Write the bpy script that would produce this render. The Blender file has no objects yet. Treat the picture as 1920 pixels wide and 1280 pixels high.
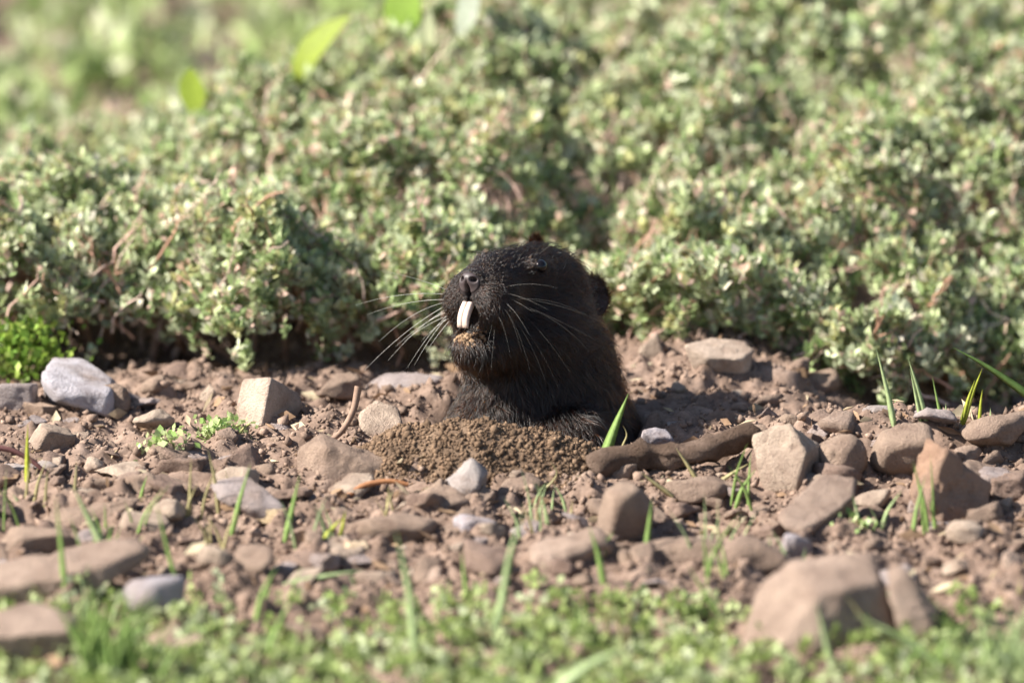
import bpy, math, random
import numpy as np
from mathutils import Vector, Matrix

random.seed(7)
RNG = np.random.default_rng(7)
SC = bpy.context.scene
COL = SC.collection
R = math.radians

# ------------------------------------------------------------------ camera, sky, sun, exposure
PITCH = R(14.0)
DIST = 5.16                       # metres from lens to the animal
PXM = 0.384 / 1920.0              # metres per photo pixel at that distance
CEN = np.array([0.0, 0.0, 0.045])  # point seen at the middle of the picture
RIGHT = np.array([1.0, 0, 0])
FWD = np.array([0.0, math.cos(PITCH), -math.sin(PITCH)])
UP = np.array([0.0, math.sin(PITCH), math.cos(PITCH)])

cam_d = bpy.data.cameras.new('camera')
cam = bpy.data.objects.new('camera', cam_d)
COL.objects.link(cam)
cam_d.sensor_width = 22.3
cam_d.lens = 22.3 * DIST / 0.384
cam.location = Vector(CEN - FWD * DIST)
cam.rotation_euler = (math.pi / 2 - PITCH, 0, 0)
cam_d.clip_start = 0.05
cam_d.clip_end = 500
cam_d.dof.use_dof = True
cam_d.dof.focus_distance = DIST - 0.022
cam_d.dof.aperture_fstop = 3.7
SC.camera = cam

SUN_EL, SUN_AZ = R(40), R(8)      # height, and how far from straight left towards the viewer
to_sun = Vector((-math.cos(SUN_EL) * math.cos(SUN_AZ), -math.cos(SUN_EL) * math.sin(SUN_AZ), math.sin(SUN_EL)))
world = bpy.data.worlds.new('World')
SC.world = world
world.use_nodes = True
wn = world.node_tree
bg = wn.nodes['Background']
sky = wn.nodes.new('ShaderNodeTexSky')
sky.sky_type = 'NISHITA'
sky.sun_disc = False
sky.sun_elevation = SUN_EL
sky.sun_rotation = math.atan2(to_sun.x, to_sun.y)
wn.links.new(sky.outputs[0], bg.inputs[0])
bg.inputs[1].default_value = 0.064
sun_d = bpy.data.lights.new('sun', 'SUN')
sun_d.energy = 5.0
sun_d.angle = R(0.53)
sun_d.color = (1.0, 0.95, 0.87)
sun = bpy.data.objects.new('sun', sun_d)
COL.objects.link(sun)
sun.location = (-3, 0, 4)
sun.rotation_euler = (-to_sun).to_track_quat('-Z', 'Y').to_euler()
SC.view_settings.view_transform = 'Standard'
SC.view_settings.look = 'None'
SC.view_settings.gamma = 1
SC.view_settings.use_curve_mapping = False
SC.view_settings.exposure = 1.45
SC.render.engine = 'CYCLES'
SC.cycles.use_denoising = True
SC.cycles.max_bounces = 6
SC.cycles.transparent_max_bounces = 4

# ------------------------------------------------------------------ helpers
def P(px, py, t=0.0):
    """photo pixel -> world point, t metres behind the animal's distance"""
    k = PXM * (DIST + t) / DIST
    return CEN + FWD * t + RIGHT * ((px - 960) * k) - UP * ((py - 640) * k)

def hash3(ix, iy, iz, seed):
    n = (ix.astype(np.int64) * 374761393 + iy.astype(np.int64) * 668265263 + iz.astype(np.int64) * 2147483647 + seed * 1274126177) & 0xffffffff
    n = ((n ^ (n >> 13)) * 1274126177) & 0xffffffff
    n = ((n ^ (n >> 16)) * 2246822519) & 0xffffffff
    return ((n ^ (n >> 15)) & 0xffff) / 65535.0

def vnoise(p, scale, seed=0):
    """value noise in -1..1 at points p (N,3)"""
    q = np.asarray(p) / scale
    i = np.floor(q).astype(np.int64)
    f = q - i
    f = f * f * (3 - 2 * f)
    out = 0
    for dx in (0, 1):
        for dy in (0, 1):
            for dz in (0, 1):
                w = (f[:, 0] if dx else 1 - f[:, 0]) * (f[:, 1] if dy else 1 - f[:, 1]) * (f[:, 2] if dz else 1 - f[:, 2])
                out = out + w * hash3(i[:, 0] + dx, i[:, 1] + dy, i[:, 2] + dz, seed)
    return out * 2 - 1

def fbm(p, scale, seed=0, octaves=3, gain=0.5):
    a, o = 1.0, 0
    for k in range(octaves):
        o = o + a * vnoise(p, scale / 2 ** k, seed + 17 * k)
        a *= gain
    return o

def smooth(a, b, x):
    t = np.clip((x - a) / (b - a), 0, 1)
    return t * t * (3 - 2 * t)

def mesh(name, verts, faces, mat=None, shade=True, col=None):
    """verts (N,3), faces (M,k) array"""
    verts = np.ascontiguousarray(verts, dtype=np.float32)
    faces = np.ascontiguousarray(faces, dtype=np.int32)
    me = bpy.data.meshes.new(name)
    me.vertices.add(len(verts))
    me.vertices.foreach_set('co', verts.ravel())
    m, k = faces.shape
    me.loops.add(m * k)
    me.loops.foreach_set('vertex_index', faces.ravel())
    me.polygons.add(m)
    me.polygons.foreach_set('loop_start', np.arange(0, m * k, k, dtype=np.int32))
    me.update(calc_edges=True)
    me.validate()
    if shade:
        me.polygons.foreach_set('use_smooth', np.ones(len(me.polygons), dtype=bool))
    if col is not None:
        at = me.attributes.new('tint', 'FLOAT_COLOR', 'POINT')
        c = np.ones((len(verts), 4), dtype=np.float32)
        c[:, :3] = col
        at.data.foreach_set('color', c.ravel())
    if mat is not None:
        me.materials.append(mat)
    return me

def link(name, me, parent=None, loc=None, rot=None, color=None):
    o = bpy.data.objects.new(name, me)
    COL.objects.link(o)
    if parent is not None:
        o.parent = parent
    if loc is not None:
        o.location = Vector(loc)
    if rot is not None:
        o.rotation_euler = rot
    if color is not None:
        o.color = (*color, 1)
    return o

def tag(o, label=None, cat=None, group=None, kind=None):
    if label: o['label'] = label
    if cat: o['category'] = cat
    if group: o['group'] = group
    if kind: o['kind'] = kind
    return o

def icosphere(sub):
    import bmesh
    bm = bmesh.new()
    bmesh.ops.create_icosphere(bm, subdivisions=sub, radius=1.0)
    v = np.array([x.co[:] for x in bm.verts])
    f = np.array([[l.index for l in x.verts] for x in bm.faces])
    bm.free()
    return v, f
ICO = {k: icosphere(k) for k in (1, 2, 3, 4)}
OCT = (np.array([[1., 0, 0], [-1, 0, 0], [0, 1, 0], [0, -1, 0], [0, 0, 1], [0, 0, -1]]),
       np.array([[0, 2, 4], [2, 1, 4], [1, 3, 4], [3, 0, 4], [2, 0, 5], [1, 2, 5], [3, 1, 5], [0, 3, 5]]))
ICO[0] = OCT

def rand_rot(n, rng):
    q = rng.normal(size=(n, 4))
    q /= np.linalg.norm(q, axis=1)[:, None]
    w, x, y, z = q.T
    return np.stack([np.stack([1 - 2 * (y * y + z * z), 2 * (x * y - z * w), 2 * (x * z + y * w)], -1),
                     np.stack([2 * (x * y + z * w), 1 - 2 * (x * x + z * z), 2 * (y * z - x * w)], -1),
                     np.stack([2 * (x * z - y * w), 2 * (y * z + x * w), 1 - 2 * (x * x + y * y)], -1)], 1)

# ------------------------------------------------------------------ materials
def new_mat(name):
    m = bpy.data.materials.new(name)
    m.use_nodes = True
    nt = m.node_tree
    b = nt.nodes['Principled BSDF']
    return m, nt, b

def noise_node(nt, scale, detail=6, rough=0.6, coord='Object', vec=None):
    n = nt.nodes.new('ShaderNodeTexNoise')
    n.inputs['Scale'].default_value = scale
    n.inputs['Detail'].default_value = detail
    n.inputs['Roughness'].default_value = rough
    if vec is None:
        tc = nt.nodes.new('ShaderNodeTexCoord')
        vec = tc.outputs[coord]
    nt.links.new(vec, n.inputs['Vector'])
    return n

def ramp(nt, fac, stops):
    r = nt.nodes.new('ShaderNodeValToRGB')
    el = r.color_ramp.elements
    while len(el) < len(stops):
        el.new(0.5)
    for e, (p, c) in zip(el, stops):
        e.position = p
        e.color = (*c, 1)
    nt.links.new(fac, r.inputs[0])
    return r

def mixcol(nt, a, b, fac, mode='MIX'):
    m = nt.nodes.new('ShaderNodeMix')
    m.data_type = 'RGBA'
    m.blend_type = mode
    for sock, v in ((m.inputs[0], fac), (m.inputs[6], a), (m.inputs[7], b)):
        if isinstance(v, (int, float)):
            sock.default_value = v
        elif isinstance(v, tuple):
            sock.default_value = (*v, 1)
        else:
            nt.links.new(v, sock)
    return m.outputs[2]

def bump(nt, b, height, strength, dist):
    n = nt.nodes.new('ShaderNodeBump')
    n.inputs['Strength'].default_value = strength
    n.inputs['Distance'].default_value = dist
    nt.links.new(height, n.inputs['Height'])
    nt.links.new(n.outputs[0], b.inputs['Normal'])

def make_soil(name, lo, mid, hi, rough=0.95, use_tint=False):
    m, nt, b = new_mat(name)
    g = nt.nodes.new('ShaderNodeNewGeometry')
    n1 = noise_node(nt, 70, 8, 0.7, vec=g.outputs['Position'])
    n2 = noise_node(nt, 900, 4, 0.7, vec=g.outputs['Position'])
    r1 = ramp(nt, n1.outputs[0], [(0.3, lo), (0.5, mid), (0.72, hi)])
    r2 = ramp(nt, n2.outputs[0], [(0.3, (0.62, 0.6, 0.58)), (0.65, (1.08, 1.06, 1.04))])
    c = mixcol(nt, r1.outputs[0], r2.outputs[0], 0.8, 'MULTIPLY')
    if use_tint:
        at = nt.nodes.new('ShaderNodeAttribute')
        at.attribute_name = 'tint'
        c = mixcol(nt, c, at.outputs[0], 1.0, 'MULTIPLY')
    nt.links.new(c, b.inputs['Base Color'])
    b.inputs['Roughness'].default_value = rough
    b.inputs['Specular IOR Level'].default_value = 0.15
    bump(nt, b, n2.outputs[0], 0.7, 0.0006)
    return m

M_SOIL = make_soil('dry_soil', (0.125, 0.085, 0.065), (0.20, 0.14, 0.108), (0.31, 0.227, 0.18))
M_CRUMB = make_soil('soil_crumb', (0.16, 0.11, 0.083), (0.235, 0.166, 0.128), (0.345, 0.255, 0.20), use_tint=True)
M_FRESH = make_soil('fresh_soil', (0.10, 0.067, 0.045), (0.15, 0.101, 0.068), (0.22, 0.154, 0.106), use_tint=True)

def make_stone():
    m, nt, b = new_mat('dusty_stone')
    oi = nt.nodes.new('ShaderNodeObjectInfo')
    g = nt.nodes.new('ShaderNodeNewGeometry')
    n1 = noise_node(nt, 110, 8, 0.68, vec=g.outputs['Position'])
    n2 = noise_node(nt, 1100, 5, 0.7, vec=g.outputs['Position'])
    n3 = noise_node(nt, 36, 4, 0.6, vec=g.outputs['Position'])
    v = ramp(nt, n1.outputs[0], [(0.3, (0.52, 0.47, 0.45)), (0.5, (0.98, 0.97, 0.96)), (0.75, (1.25, 1.24, 1.2))])
    c = mixcol(nt, oi.outputs['Color'], v.outputs[0], 0.85, 'MULTIPLY')
    dust = ramp(nt, n3.outputs[0], [(0.45, (0, 0, 0)), (0.66, (1, 1, 1))])
    c = mixcol(nt, c, (0.27, 0.192, 0.148), mixcol(nt, (0.12, 0.12, 0.12), (0.8, 0.8, 0.8), dust.outputs[0]))
    v2 = ramp(nt, n2.outputs[0], [(0.32, (0.7, 0.68, 0.66)), (0.6, (1.05, 1.05, 1.05))])
    c = mixcol(nt, c, v2.outputs[0], 0.7, 'MULTIPLY')
    nt.links.new(c, b.inputs['Base Color'])
    b.inputs['Roughness'].default_value = 0.9
    b.inputs['Specular IOR Level'].default_value = 0.2
    ad = nt.nodes.new('ShaderNodeMath'); ad.operation = 'ADD'
    nt.links.new(n1.outputs[0], ad.inputs[0]); nt.links.new(n2.outputs[0], ad.inputs[1])
    bump(nt, b, ad.outputs[0], 1.0, 0.0018)
    return m
M_STONE = make_stone()

def make_leaf(name, trans=0.3, rough=0.55, base=None, source='tint'):
    m, nt, b = new_mat(name)
    if base is None:
        if source == 'tint':
            at = nt.nodes.new('ShaderNodeAttribute'); at.attribute_name = 'tint'
            c = at.outputs[0]
        else:
            at = nt.nodes.new('ShaderNodeObjectInfo'); c = at.outputs['Color']
        g = nt.nodes.new('ShaderNodeNewGeometry')
        n = noise_node(nt, 500, 4, 0.6, vec=g.outputs['Position'])
        rr = ramp(nt, n.outputs[0], [(0.3, (0.75, 0.75, 0.7)), (0.7, (1.15, 1.15, 1.1))])
        c = mixcol(nt, c, rr.outputs[0], 1.0, 'MULTIPLY')
    nt.links.new(c, b.inputs['Base Color'])
    b.inputs['Roughness'].default_value = rough
    b.inputs['Specular IOR Level'].default_value = 0.35 if rough < 0.7 else 0.12
    tr = nt.nodes.new('ShaderNodeBsdfTranslucent')
    nt.links.new(c, tr.inputs['Color'])
    mx = nt.nodes.new('ShaderNodeMixShader')
    mx.inputs[0].default_value = trans
    nt.links.new(b.outputs[0], mx.inputs[1]); nt.links.new(tr.outputs[0], mx.inputs[2])
    nt.links.new(mx.outputs[0], nt.nodes['Material Output'].inputs[0])
    return m
M_LEAF = make_leaf('shrub_leaf', 0.32, 0.8)
M_SEED = make_leaf('seedling_leaf', 0.35, 0.45)
M_BLADE = make_leaf('grass_blade', 0.4, 0.4, source='object')
M_BROAD = make_leaf('broad_leaf', 0.5, 0.6, source='object')

def make_wood():
    m, nt, b = new_mat('woody_stem')
    oi = nt.nodes.new('ShaderNodeObjectInfo')
    g = nt.nodes.new('ShaderNodeNewGeometry')
    n = noise_node(nt, 400, 6, 0.7, vec=g.outputs['Position'])
    rr = ramp(nt, n.outputs[0], [(0.3, (0.6, 0.55, 0.52)), (0.7, (1.2, 1.2, 1.2))])
    c = mixcol(nt, oi.outputs['Color'], rr.outputs[0], 1.0, 'MULTIPLY')
    nt.links.new(c, b.inputs['Base Color'])
    b.inputs['Roughness'].default_value = 0.8
    bump(nt, b, n.outputs[0], 0.6, 0.0004)
    return m
M_WOOD = make_wood()

# ------------------------------------------------------------------ ground shape
GOPHER_X = P(1015, 850)[0]
def ground_h(x, y, fine=True):
    x = np.asarray(x, float); y = np.asarray(y, float)
    z = np.full(np.broadcast(x, y).shape, 0.012)
    z = z - 0.086 * np.clip(-0.05 - y, 0, 0.45)                       # falls gently to the viewer
    ridge = np.exp(-((y + 0.035) / 0.032) ** 2) * smooth(0.075, 0.125, x)
    z = z + 0.012 * ridge
    z = z - 0.020 * smooth(0.0, 0.06, y) * smooth(0.10, 0.15, x) * (1 - smooth(0.2, 0.4, y))   # hollow behind the ridge
    bank = np.exp(-((x - 0.068) / 0.040) ** 2 - ((y - 0.085) / 0.050) ** 2)
    z = z + 0.013 * bank
    z = z - 0.006 * np.exp(-((x + 0.11) / 0.06) ** 2 - ((y - 0.12) / 0.03) ** 2)
    d = np.sqrt(((x - GOPHER_X) / 0.036) ** 2 + ((y - 0.004) / 0.034) ** 2)
    z = z - 0.055 * (1 - smooth(0.65, 1.15, d))                        # the burrow mouth
    z = z + 0.10 * smooth(0.5, 2.5, y) * np.clip(y - 0.5, 0, 4)
    if fine:
        p = np.stack([np.broadcast_to(x, z.shape).ravel(), np.broadcast_to(y, z.shape).ravel(), np.zeros(z.size)], -1)
        m = (fbm(p, 0.035, 3, 4, 0.6) * 0.0042 + np.abs(fbm(p, 0.012, 9, 3, 0.6)) * 0.0040 - 0.001).reshape(z.shape)
        z = z + m * np.exp(-np.clip(np.maximum(np.abs(x) - 0.24, np.maximum(-0.36 - y, y - 0.2)), 0, 9) / 0.05)
    return z

def G(px, py):
    """photo pixel -> first ground point on that line of sight"""
    t = np.linspace(-0.42, 1.4, 1800)
    k = PXM * (DIST + t) / DIST
    pts = CEN + FWD * t[:, None] + RIGHT * ((px - 960) * k)[:, None] - UP * ((py - 640) * k)[:, None]
    below = pts[:, 2] < ground_h(pts[:, 0], pts[:, 1], False) + 0.001
    i = int(np.argmax(below)) if below.any() else len(t) - 1
    return pts[i]

def axis(lo, hi, step, far, n):
    a = np.arange(lo, hi + step / 2, step)
    g = np.geomspace(step * 1.5, far, n)
    return np.concatenate([(lo - g)[::-1], a, hi + g])
gx = axis(-0.24, 0.24, 0.0012, 60, 34)
gy = axis(-0.36, 0.20, 0.0012, 60, 34)
XX, YY = np.meshgrid(gx, gy)
ZZ = ground_h(XX, YY)
nx, ny = len(gx), len(gy)
idx = np.arange(nx * ny).reshape(ny, nx)
quads = np.stack([idx[:-1, :-1], idx[:-1, 1:], idx[1:, 1:], idx[1:, :-1]], -1).reshape(-1, 4)
g_o = link('ground', mesh('ground', np.stack([XX.ravel(), YY.ravel(), ZZ.ravel()], -1), quads, M_SOIL))
tag(g_o, 'dry pinkish brown soil of the garden bed', kind='structure')

# ------------------------------------------------------------------ soil heap in front of the burrow
MX, MY = P(900, 0)[0], -0.058
def mound_h(x, y):
    u = (x - MX) / np.where(x < MX, 0.064, 0.056)
    v = (y - MY) / np.where(y < MY, 0.026, 0.030)
    d = np.sqrt(u * u + v * v)
    h = 0.0195 * np.clip(1 - d ** 1.6, -0.6, 1)
    p = np.stack([x.ravel(), y.ravel(), 0 * x.ravel()], -1)
    return 0.0098 + h + (fbm(p, 0.022, 31, 4, 0.6) * 0.0026).reshape(x.shape)
mx = np.linspace(MX - 0.072, MX + 0.066, 150)
my = np.linspace(MY - 0.046, MY + 0.036, 90)
A, B = np.meshgrid(mx, my)
Hm = mound_h(A, B)
idx = np.arange(A.size).reshape(A.shape)
quads = np.stack([idx[:-1, :-1], idx[:-1, 1:], idx[1:, 1:], idx[1:, :-1]], -1).reshape(-1, 4)
mound = link('soil_mound', mesh('soil_mound', np.stack([A.ravel(), B.ravel(), Hm.ravel()], -1), quads, M_FRESH,
                                col=np.ones((A.size, 3))))
tag(mound, 'heap of fresh brown crumbly soil in front of the gopher', 'soil mound')

def blobs(pts, sizes, rng, tint, sub=1, squash=0.25):
    """many small angular lumps in one mesh"""
    v0, f0 = ICO[sub]
    n, k = len(pts), len(v0)
    rot = rand_rot(n, rng)
    sc = sizes[:, None] * (1 + squash * rng.uniform(-1, 1, (n, 3)))
    jit = 1 + (0.28 if sub else 0.42) * rng.uniform(-1, 1, (n, k))
    v = v0[None] * jit[..., None] * sc[:, None, :]
    v = np.einsum('nij,nkj->nki', rot, v) + pts[:, None, :]
    f = f0[None] + (np.arange(n) * k)[:, None, None]
    return v.reshape(-1, 3), f.reshape(-1, 3), np.repeat(tint, k, axis=0)

rng = np.random.default_rng(11)
def grains(n, med, sig, hi, sub, spread):
    bx = rng.uniform(mx[0] - spread, mx[-1] + spread, n); by = rng.uniform(my[0] - spread, my[-1] + spread * 0.4, n)
    hh = mound_h(bx, by); gh = ground_h(bx, by)
    keep = (hh > gh - 0.0015) | (rng.random(n) < 0.22 * np.exp(-np.clip(gh - hh, 0, 1) / 0.006))
    bx, by, hh = bx[keep], by[keep], np.maximum(hh, gh)[keep]
    sz = np.clip(rng.lognormal(math.log(med), sig, len(bx)), 0.00016, hi)
    gt = rng.uniform(0.6, 1.55, (len(bx), 1)) * np.array([[1.0, 0.98, 0.94]])
    return blobs(np.stack([bx, by, hh + sz * 0.3], -1), sz, rng, gt, sub, 0.4)
va, fa, ca = grains(21000, 0.00046, 0.42, 0.0013, 0, 0.012)
vb, fb, cb = grains(3000, 0.00062, 0.45, 0.0026, 1, 0.012)
gr = link('soil_grains', mesh('soil_grains', np.vstack([va, vb]), np.vstack([fa, fb + len(va)]), M_FRESH, shade=False, col=np.vstack([ca, cb])), mound)
tag(gr, kind='stuff')
# ------------------------------------------------------------------ gopher
# built in millimetres: a to the right, b up, c towards the viewer, origin at its throat
GORG = P(1000, 650, 0.0)
def gw(p):
    p = np.asarray(p, float) * 0.001
    return GORG + p[..., 0:1] * RIGHT + p[..., 1:2] * UP - p[..., 2:3] * FWD
def gdir(d):
    d = np.asarray(d, float)
    return d[..., 0:1] * RIGHT + d[..., 1:2] * UP - d[..., 2:3] * FWD

HF = np.array([-0.55, 0.13, 0.82]); HF /= np.linalg.norm(HF)
HU = np.array([0.06, 1.0, 0.02]); HU -= HF * HU.dot(HF); HU /= np.linalg.norm(HU)
HS = np.cross(HU, HF)                                     # side of the head turned to the viewer
HC = np.array([1.4, 16.6, -4.0])
def hd(f, u, s):
    return HC + HF * f + HU * u + HS * s
def ell(p, c, r, ax=None):
    q = p - c
    if ax is not None:
        q = np.stack([q @ ax[0], q @ ax[1], q @ ax[2]], -1)
    r = np.asarray(r, float)
    k0 = np.linalg.norm(q / r, axis=-1)
    k1 = np.linalg.norm(q / (r * r), axis=-1) + 1e-6
    return k0 * (k0 - 1) / k1
HAX = (HF, HU, HS)
def smin(a, b, k):
    h = np.clip(0.5 + 0.5 * (b - a) / k, 0, 1)
    return b + (a - b) * h - k * h * (1 - h)
def smax(a, b, k):
    return -smin(-a, -b, k)

def gopher_sdf(p):
    d = ell(p, hd(-1, 3.0, 0), (20, 17.6, 18.0), HAX)                    # skull
    d = smin(d, ell(p, hd(17, 4.2, 0), (19, 12.8, 13.0), HAX), 8)        # brow and bridge
    d = smin(d, ell(p, hd(33, -0.5, 0), (13.0, 11.0, 11.5), HAX), 7)     # muzzle
    for s in (-1, 1):
        d = smin(d, ell(p, hd(36.3, -5.0, 7.2 * s), (8.6, 9.2, 7.2), HAX), 5)   # whisker pads
        d = smin(d, ell(p, hd(9, -13, 11 * s), (17, 14, 13), HAX), 8)    # cheeks
        d = smin(d, ell(p, hd(19, 11.2, 11.5 * s), (5.5, 3.2, 3.0), HAX), 5)   # brow over the eye
    d = smin(d, ell(p, hd(45.0, 2.6, 0), (3.4, 3.0, 4.0), HAX), 3)       # nose pad
    d = smin(d, ell(p, hd(24, -19, -1), (16, 10, 13), HAX), 6)            # lower jaw
    d = smin(d, ell(p, hd(33.5, -21.0, -1.0), (8.0, 6.8, 8.8), HAX), 3)     # chin
    d = smin(d, ell(p, np.array([-7., -13, 4]), (18, 17, 13)), 8)        # throat
    d = smin(d, ell(p, np.array([6.6, -10, -7]), (23.8, 27, 23)), 10)     # neck
    d = smin(d, ell(p, np.array([3.6, -58, -14]), (37, 62, 34)), 10)    # trunk
    d = smin(d, ell(p, np.array([14., -43, 15]), (14, 20, 13)), 7)       # shoulders
    d = smin(d, ell(p, np.array([-17., -36, 6]), (14, 19, 14)), 7)
    # cleft of the lip, mouth, nostrils, eye sockets
    d = smax(d, -ell(p, hd(46.5, -3.0, 0), (3.2, 4.2, 0.9), HAX), 1.5)
    d = smax(d, -ell(p, hd(44.5, -11.5, 0), (6.0, 6.0, 3.6), HAX), 2.0)
    d = smax(d, -ell(p, hd(42, -16.2, 0), (6.0, 1.7, 7.0), HAX), 1.2)
    for s in (-1, 1):
        d = smax(d, -ell(p, hd(47.9, 2.4, 2.7 * s), (2.2, 1.15, 1.45), HAX), 0.8)
    return d

def grad(fn, p, e=0.15):
    g = np.stack([fn(p + e * np.eye(3)[k]) - fn(p - e * np.eye(3)[k]) for k in range(3)], -1)
    return g / (np.linalg.norm(g, axis=1)[:, None] + 1e-9)

def surface_nets(fn, lo, hi, step):
    ax = [np.arange(l, h, step) for l, h in zip(lo, hi)]
    F = np.empty([len(a) for a in ax], np.float32)
    yy, zz = np.meshgrid(ax[1], ax[2], indexing='ij')
    for i, x in enumerate(ax[0]):
        F[i] = fn(np.stack([np.full(yy.size, x), yy.ravel(), zz.ravel()], -1)).reshape(yy.shape)
    S = F < 0
    corner = lambda A, i, j, k: A[i:A.shape[0] - 1 + i, j:A.shape[1] - 1 + j, k:A.shape[2] - 1 + k]
    cs = [(i, j, k) for i in (0, 1) for j in (0, 1) for k in (0, 1)]
    cnt = sum(corner(S, *c).astype(np.int8) for c in cs)
    act = (cnt > 0) & (cnt < 8)
    cell = np.argwhere(act)
    vid = -np.ones(act.shape, np.int64)
    vid[act] = np.arange(len(cell))
    acc = np.zeros((len(cell), 3)); num = np.zeros(len(cell))
    for a in range(3):
        for c in cs:
            if c[a]: continue
            c2 = list(c); c2[a] = 1
            f0 = F[tuple((cell + c).T)]; f1 = F[tuple((cell + c2).T)]
            m = (f0 < 0) != (f1 < 0)
            t = np.where(m, f0 / np.where(m, f0 - f1, 1), 0)
            pt = np.tile(np.array(c, float), (len(cell), 1)); pt[:, a] = t
            acc[m] += pt[m]; num[m] += 1
    v = (cell + acc / num[:, None]) * step + np.array([a[0] for a in ax])
    quads = []
    for a in range(3):
        b, c = (a + 1) % 3, (a + 2) % 3
        sl0 = [slice(None)] * 3; sl1 = [slice(None)] * 3
        sl0[a] = slice(0, -1); sl1[a] = slice(1, None)
        e = np.argwhere(S[tuple(sl0)] != S[tuple(sl1)])
        ok = (e[:, b] > 0) & (e[:, c] > 0) & (e[:, b] < F.shape[b] - 1) & (e[:, c] < F.shape[c] - 1)
        e = e[ok]
        def at(db, dc):
            q = e.copy(); q[:, b] -= db; q[:, c] -= dc
            return vid[tuple(q.T)]
        q = np.stack([at(1, 1), at(0, 1), at(0, 0), at(1, 0)], -1)
        inside = S[tuple(e.T)]
        q[~inside] = q[~inside][:, ::-1]
        quads.append(q)
    return v, np.concatenate(quads)

gv, gq = surface_nets(gopher_sdf, (-48, -72, -52), (52, 52, 58), 0.8)
for _ in range(2):
    g0 = grad(gopher_sdf, gv)
    gv = gv - g0 * np.clip(gopher_sdf(gv), -0.6, 0.6)[:, None]

def make_skin():
    m, nt, b = new_mat('gopher_skin')
    g = nt.nodes.new('ShaderNodeNewGeometry')
    n = noise_node(nt, 900, 5, 0.7, vec=g.outputs['Position'])
    r = ramp(nt, n.outputs[0], [(0.35, (0.012, 0.009, 0.009)), (0.7, (0.035, 0.026, 0.024))])
    nt.links.new(r.outputs[0], b.inputs['Base Color'])
    b.inputs['Roughness'].default_value = 0.85
    b.inputs['Specular IOR Level'].default_value = 0.15
    bump(nt, b, n.outputs[0], 0.5, 0.0003)
    return m
M_SKIN = make_skin()

def simple(name, colr, rough=0.5, spec=0.5, coat=0.0):
    m, nt, b = new_mat(name)
    g = nt.nodes.new('ShaderNodeNewGeometry')
    n = noise_node(nt, 700, 4, 0.6, vec=g.outputs['Position'])
    lo = tuple(x * 0.75 for x in colr); hi = tuple(min(1, x * 1.15) for x in colr)
    r = ramp(nt, n.outputs[0], [(0.3, lo), (0.7, hi)])
    nt.links.new(r.outputs[0], b.inputs['Base Color'])
    b.inputs['Roughness'].default_value = rough
    b.inputs['Specular IOR Level'].default_value = spec
    b.inputs['Coat Weight'].default_value = coat
    return m
M_NOSE = simple('nose_skin', (0.055, 0.04, 0.04), 0.5, 0.45)
M_EYE = simple('eye', (0.005, 0.004, 0.005), 0.05, 0.35, 0.0)
M_EAR = simple('ear_skin', (0.045, 0.028, 0.026), 0.6, 0.3)
M_TOOTH = simple('incisor_enamel', (0.56, 0.43, 0.36), 0.38, 0.5)
M_WHISK_SHADED = simple('whisker', (0.15, 0.14, 0.125), 0.4, 0.4)  # darker copy: the head's shade is put into these whiskers' colour

M_WHISK2 = simple('pale_whisker', (0.6, 0.58, 0.52), 0.35, 0.5)

gbase = gw(np.array([5., -50, 0]))
gopher = bpy.data.objects.new('gopher', None)
COL.objects.link(gopher)
gopher.location = Vector(gbase)
gopher.empty_display_size = 0.02
tag(gopher, 'black furry gopher with long pale incisors rising from its burrow', 'gopher')
def gpart(name, vmm, faces, mat, **kw):
    return link(name, mesh(name, gw(vmm) - gbase, faces, mat, **kw), gopher)
gpart('body', gv, gq, M_SKIN)

# nose pad, a finer piece over the muzzle's tip
def nose_sdf(p):
    d = smax(gopher_sdf(p) - 0.22, ell(p, hd(47.5, 1.0, 0), (4.2, 4.0, 4.9), HAX), 0.5)
    for s in (-1, 1):
        d = smax(d, -ell(p, hd(48.3, 2.4, 2.6 * s), (2.6, 1.0, 1.35), HAX), 0.35)
    return smax(d, -ell(p, hd(49, -0.5, 0), (1.6, 3.2, 0.35), HAX), 0.4)
nc = hd(46.5, 1.0, 0)
v, q = surface_nets(nose_sdf, nc - 8, nc + 8, 0.28)
gpart('nose', v, q, M_NOSE)

def ellipsoid(c, r, axx, sub=3):
    v, f = ICO[sub]
    v = v * np.asarray(r)
    return c + v[:, :1] * axx[0] + v[:, 1:2] * axx[1] + v[:, 2:3] * axx[2], f

# eyes: slide from outside the head to the surface
def on_surface(start, direction, depth=0.0):
    p = np.array(start, float); d = np.array(direction, float); d /= np.linalg.norm(d)
    for _ in range(80):
        s = gopher_sdf(p[None])[0]
        if s < 0.02: break
        p = p + d * s * 0.7
    return p + d * depth
e1 = on_surface([2.6, 30.0, 60], [0, 0, -1], 0.45)
v, f = ellipsoid(e1, (2.6, 2.6, 2.6), np.eye(3)); gpart('eye', v, f, M_EYE)
g1 = grad(gopher_sdf, e1[None])[0]
e2 = on_surface(hd(21, 9, -40), HS, 0.9)
v, f = ellipsoid(e2, (2.6, 2.6, 2.6), np.eye(3)); gpart('eye', v, f, M_EYE)

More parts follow.
